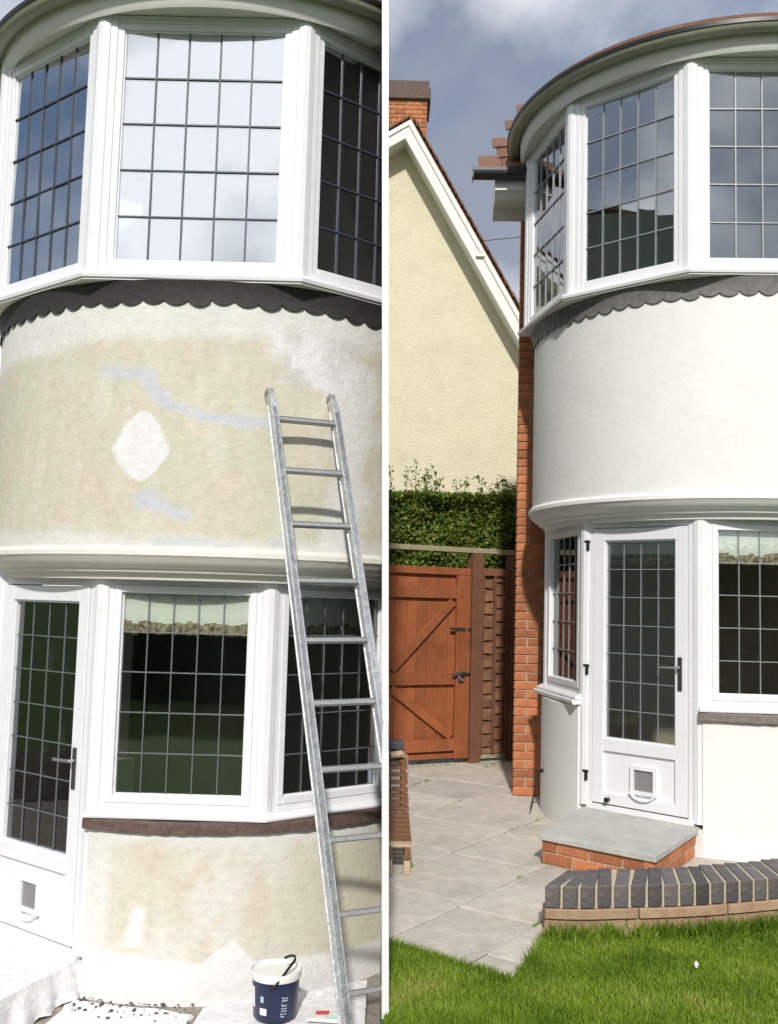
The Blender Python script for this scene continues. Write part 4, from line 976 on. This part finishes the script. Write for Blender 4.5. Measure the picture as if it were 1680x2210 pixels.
# ------------------------------------------------------------------ grass
rg = np.random.default_rng(21)
def grass(name, xs, ys, hgt, seed, label, wdt=.0024, z0=-.03, col_shift=0.0):
    rg = np.random.default_rng(seed); n = len(xs); ang = rg.uniform(0, 2 * pi, n); h = hgt * rg.uniform(.35, 1.35, n); ln = rg.uniform(.2, 1.0, n) * h * .75; la = rg.uniform(0, 2 * pi, n)
    bx, by = np.cos(ang) * wdt, np.sin(ang) * wdt; lx, ly = np.cos(la) * ln, np.sin(la) * ln
    z = np.full(n, z0)
    V = np.stack([np.stack([xs - bx, ys - by, z], 1), np.stack([xs + bx, ys + by, z], 1), np.stack([xs + bx * .8 + lx * .35, ys + by * .8 + ly * .35, z + h * .6], 1), np.stack([xs - bx * .8 + lx * .35, ys - by * .8 + ly * .35, z + h * .6], 1), np.stack([xs + lx, ys + ly, z + h], 1)], 1).reshape(-1, 3)
    F = []; b = np.arange(n) * 5
    loops = np.stack([b, b + 1, b + 2, b + 3, b + 3, b + 2, b + 4], 1).ravel().astype('i'); ls = np.stack([np.arange(n) * 7, np.arange(n) * 7 + 4], 1).ravel().astype('i')
    me = bpy.data.meshes.new(name); me.vertices.add(5 * n); me.vertices.foreach_set('co', V.astype('f').ravel()); me.loops.add(len(loops)); me.loops.foreach_set('vertex_index', loops)
    me.polygons.add(2 * n); me.polygons.foreach_set('loop_start', ls); me.update(calc_edges=True); me.validate()
    patch = np.array([.5 + .9 * mnoise.fractal(Vector((x * 2.4, y * 2.4, 3)), .9, 2, 3) for x, y in zip(xs, ys)])
    v = np.clip(.62 * patch + .50 * rg.uniform(0, 1, n) - .06 + col_shift, 0, .999)
    at = me.attributes.new('rnd', 'FLOAT', 'POINT'); at.data.foreach_set('value', np.repeat(v, 5).astype('f')); me.materials.append(GRASS)
    return tag(link_mesh(name, me), label, 'grass', kind='stuff')
n = 190000; xs = rg.uniform(.03, 3.2, n); ys = rg.uniform(3.6, 5.75, n)
def in_lawn(x, y):
    wl = np.interp(x, [p[0] for p in front], [p[1] for p in front]) - .02
    tip = (x - .61) * .57 - (y - 4.55) * .22 > .0     # right of the tip edge
    fr = (x - .06) * .44 + (y - 4.99) * .55 < .0
    return (fr | (tip & (x > .60))) & ((x < .8) | (y < wl)) & (x > .035)
k = in_lawn(xs, ys); grass('lawn_grass', xs[k], ys[k], .032, 31, 'short mown green grass of the lawn in front of the patio')
n = 5200; t = rg.uniform(0, cum[-1] * .8, n); xs = np.empty(n); ys = np.empty(n)
for i in range(n):
    p, d = at_len(t[i]); o = -abs(rg.normal(0, .035)) - .012; xs[i] = p.x - d.y * o; ys[i] = p.y + d.x * o
dens = np.array([mnoise.noise((a * 6, 0, 2)) for a in t]); k = rg.uniform(-.5, .5, n) < dens + .1 + .15 * (t > 1.1)
grass('long_grass', xs[k], ys[k], .085, 33, 'longer unmown grass along the foot of the curved wall', .0035, col_shift=-.15)
n = 2600; t = rg.uniform(0, 1, n); side = rg.uniform(0, 1, n) < .55
xs = np.where(side, .06 + .55 * t, .61 + .22 * t); ys = np.where(side, 4.99 - .44 * t, 4.55 + .60 * t)
xs = xs + np.where(side, -.012, .015) + rg.normal(0, .012, n); ys = ys + np.where(side, -.015, -.006) + rg.normal(0, .012, n); k = xs > .035
grass('edge_grass', xs[k], ys[k], .05, 35, 'ragged grass fringe overhanging the patio edge', col_shift=.05)
# white petal on the lawn
mb = MB(); mb.lathe([(0, 0), (.010, .004), (.013, .014), (.006, .024), (0, .02)], c=(0, 0, 0), n=10); o = mb.build('white_petal', WPLAS); o.location = (1.46, 4.72, .0); o.scale = (.8, .8, 1.3); tag(o, 'single small white petal lying on the lawn', 'petal')

# ------------------------------------------------------------------ garden behind the viewer (seen in the glass)

BH = tag(empty('tall_hedge', (0, -4.9, 0)), 'long dense dark hedge closing the near side of the garden', 'hedge')
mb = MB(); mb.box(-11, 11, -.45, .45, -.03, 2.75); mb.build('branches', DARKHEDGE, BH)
rg = np.random.default_rng(77); n = 26000
P = np.stack([rg.uniform(-11.1, 11.1, n), np.where(rg.uniform(0, 1, n) < .75, .5, -.5) + rg.normal(0, .06, n), rg.uniform(0, 2.85, n)], 1)
leaves('leaf_mass', P, np.tile([0, .6, .5], (n, 1)), .055, DARKLEAF, BH, 78)['kind'] = 'stuff'

rg = np.random.default_rng(91); wx, wy = [], []
for q in range(26):
    r = float(rg.choice([2.323, 2.80, 3.43, 4.25, 4.95, 5.55])); u = rg.uniform(4.6, 9.5); cx, cy = u * du[0] + r * dn_[0], u * du[1] + r * dn_[1]
    if cx < .1 or cx > 1.3 or cy < 5.2: continue
    k = int(rg.integers(6, 26)); t = rg.normal(0, .03, k); wx += list(cx + t * du[0] + rg.normal(0, .003, k)); wy += list(cy + t * du[1] + rg.normal(0, .003, k))
for q in range(160):
    t = rg.uniform(0, 1); wx.append(.1 + 1.25 * t + rg.normal(0, .01)); wy.append(9.98 + .66 * t - abs(rg.normal(0, .015)))
grass('joint_weeds', np.array(wx), np.array(wy), .028, 92, 'tiny weeds growing in the patio joints and under the gate', z0=-.01)
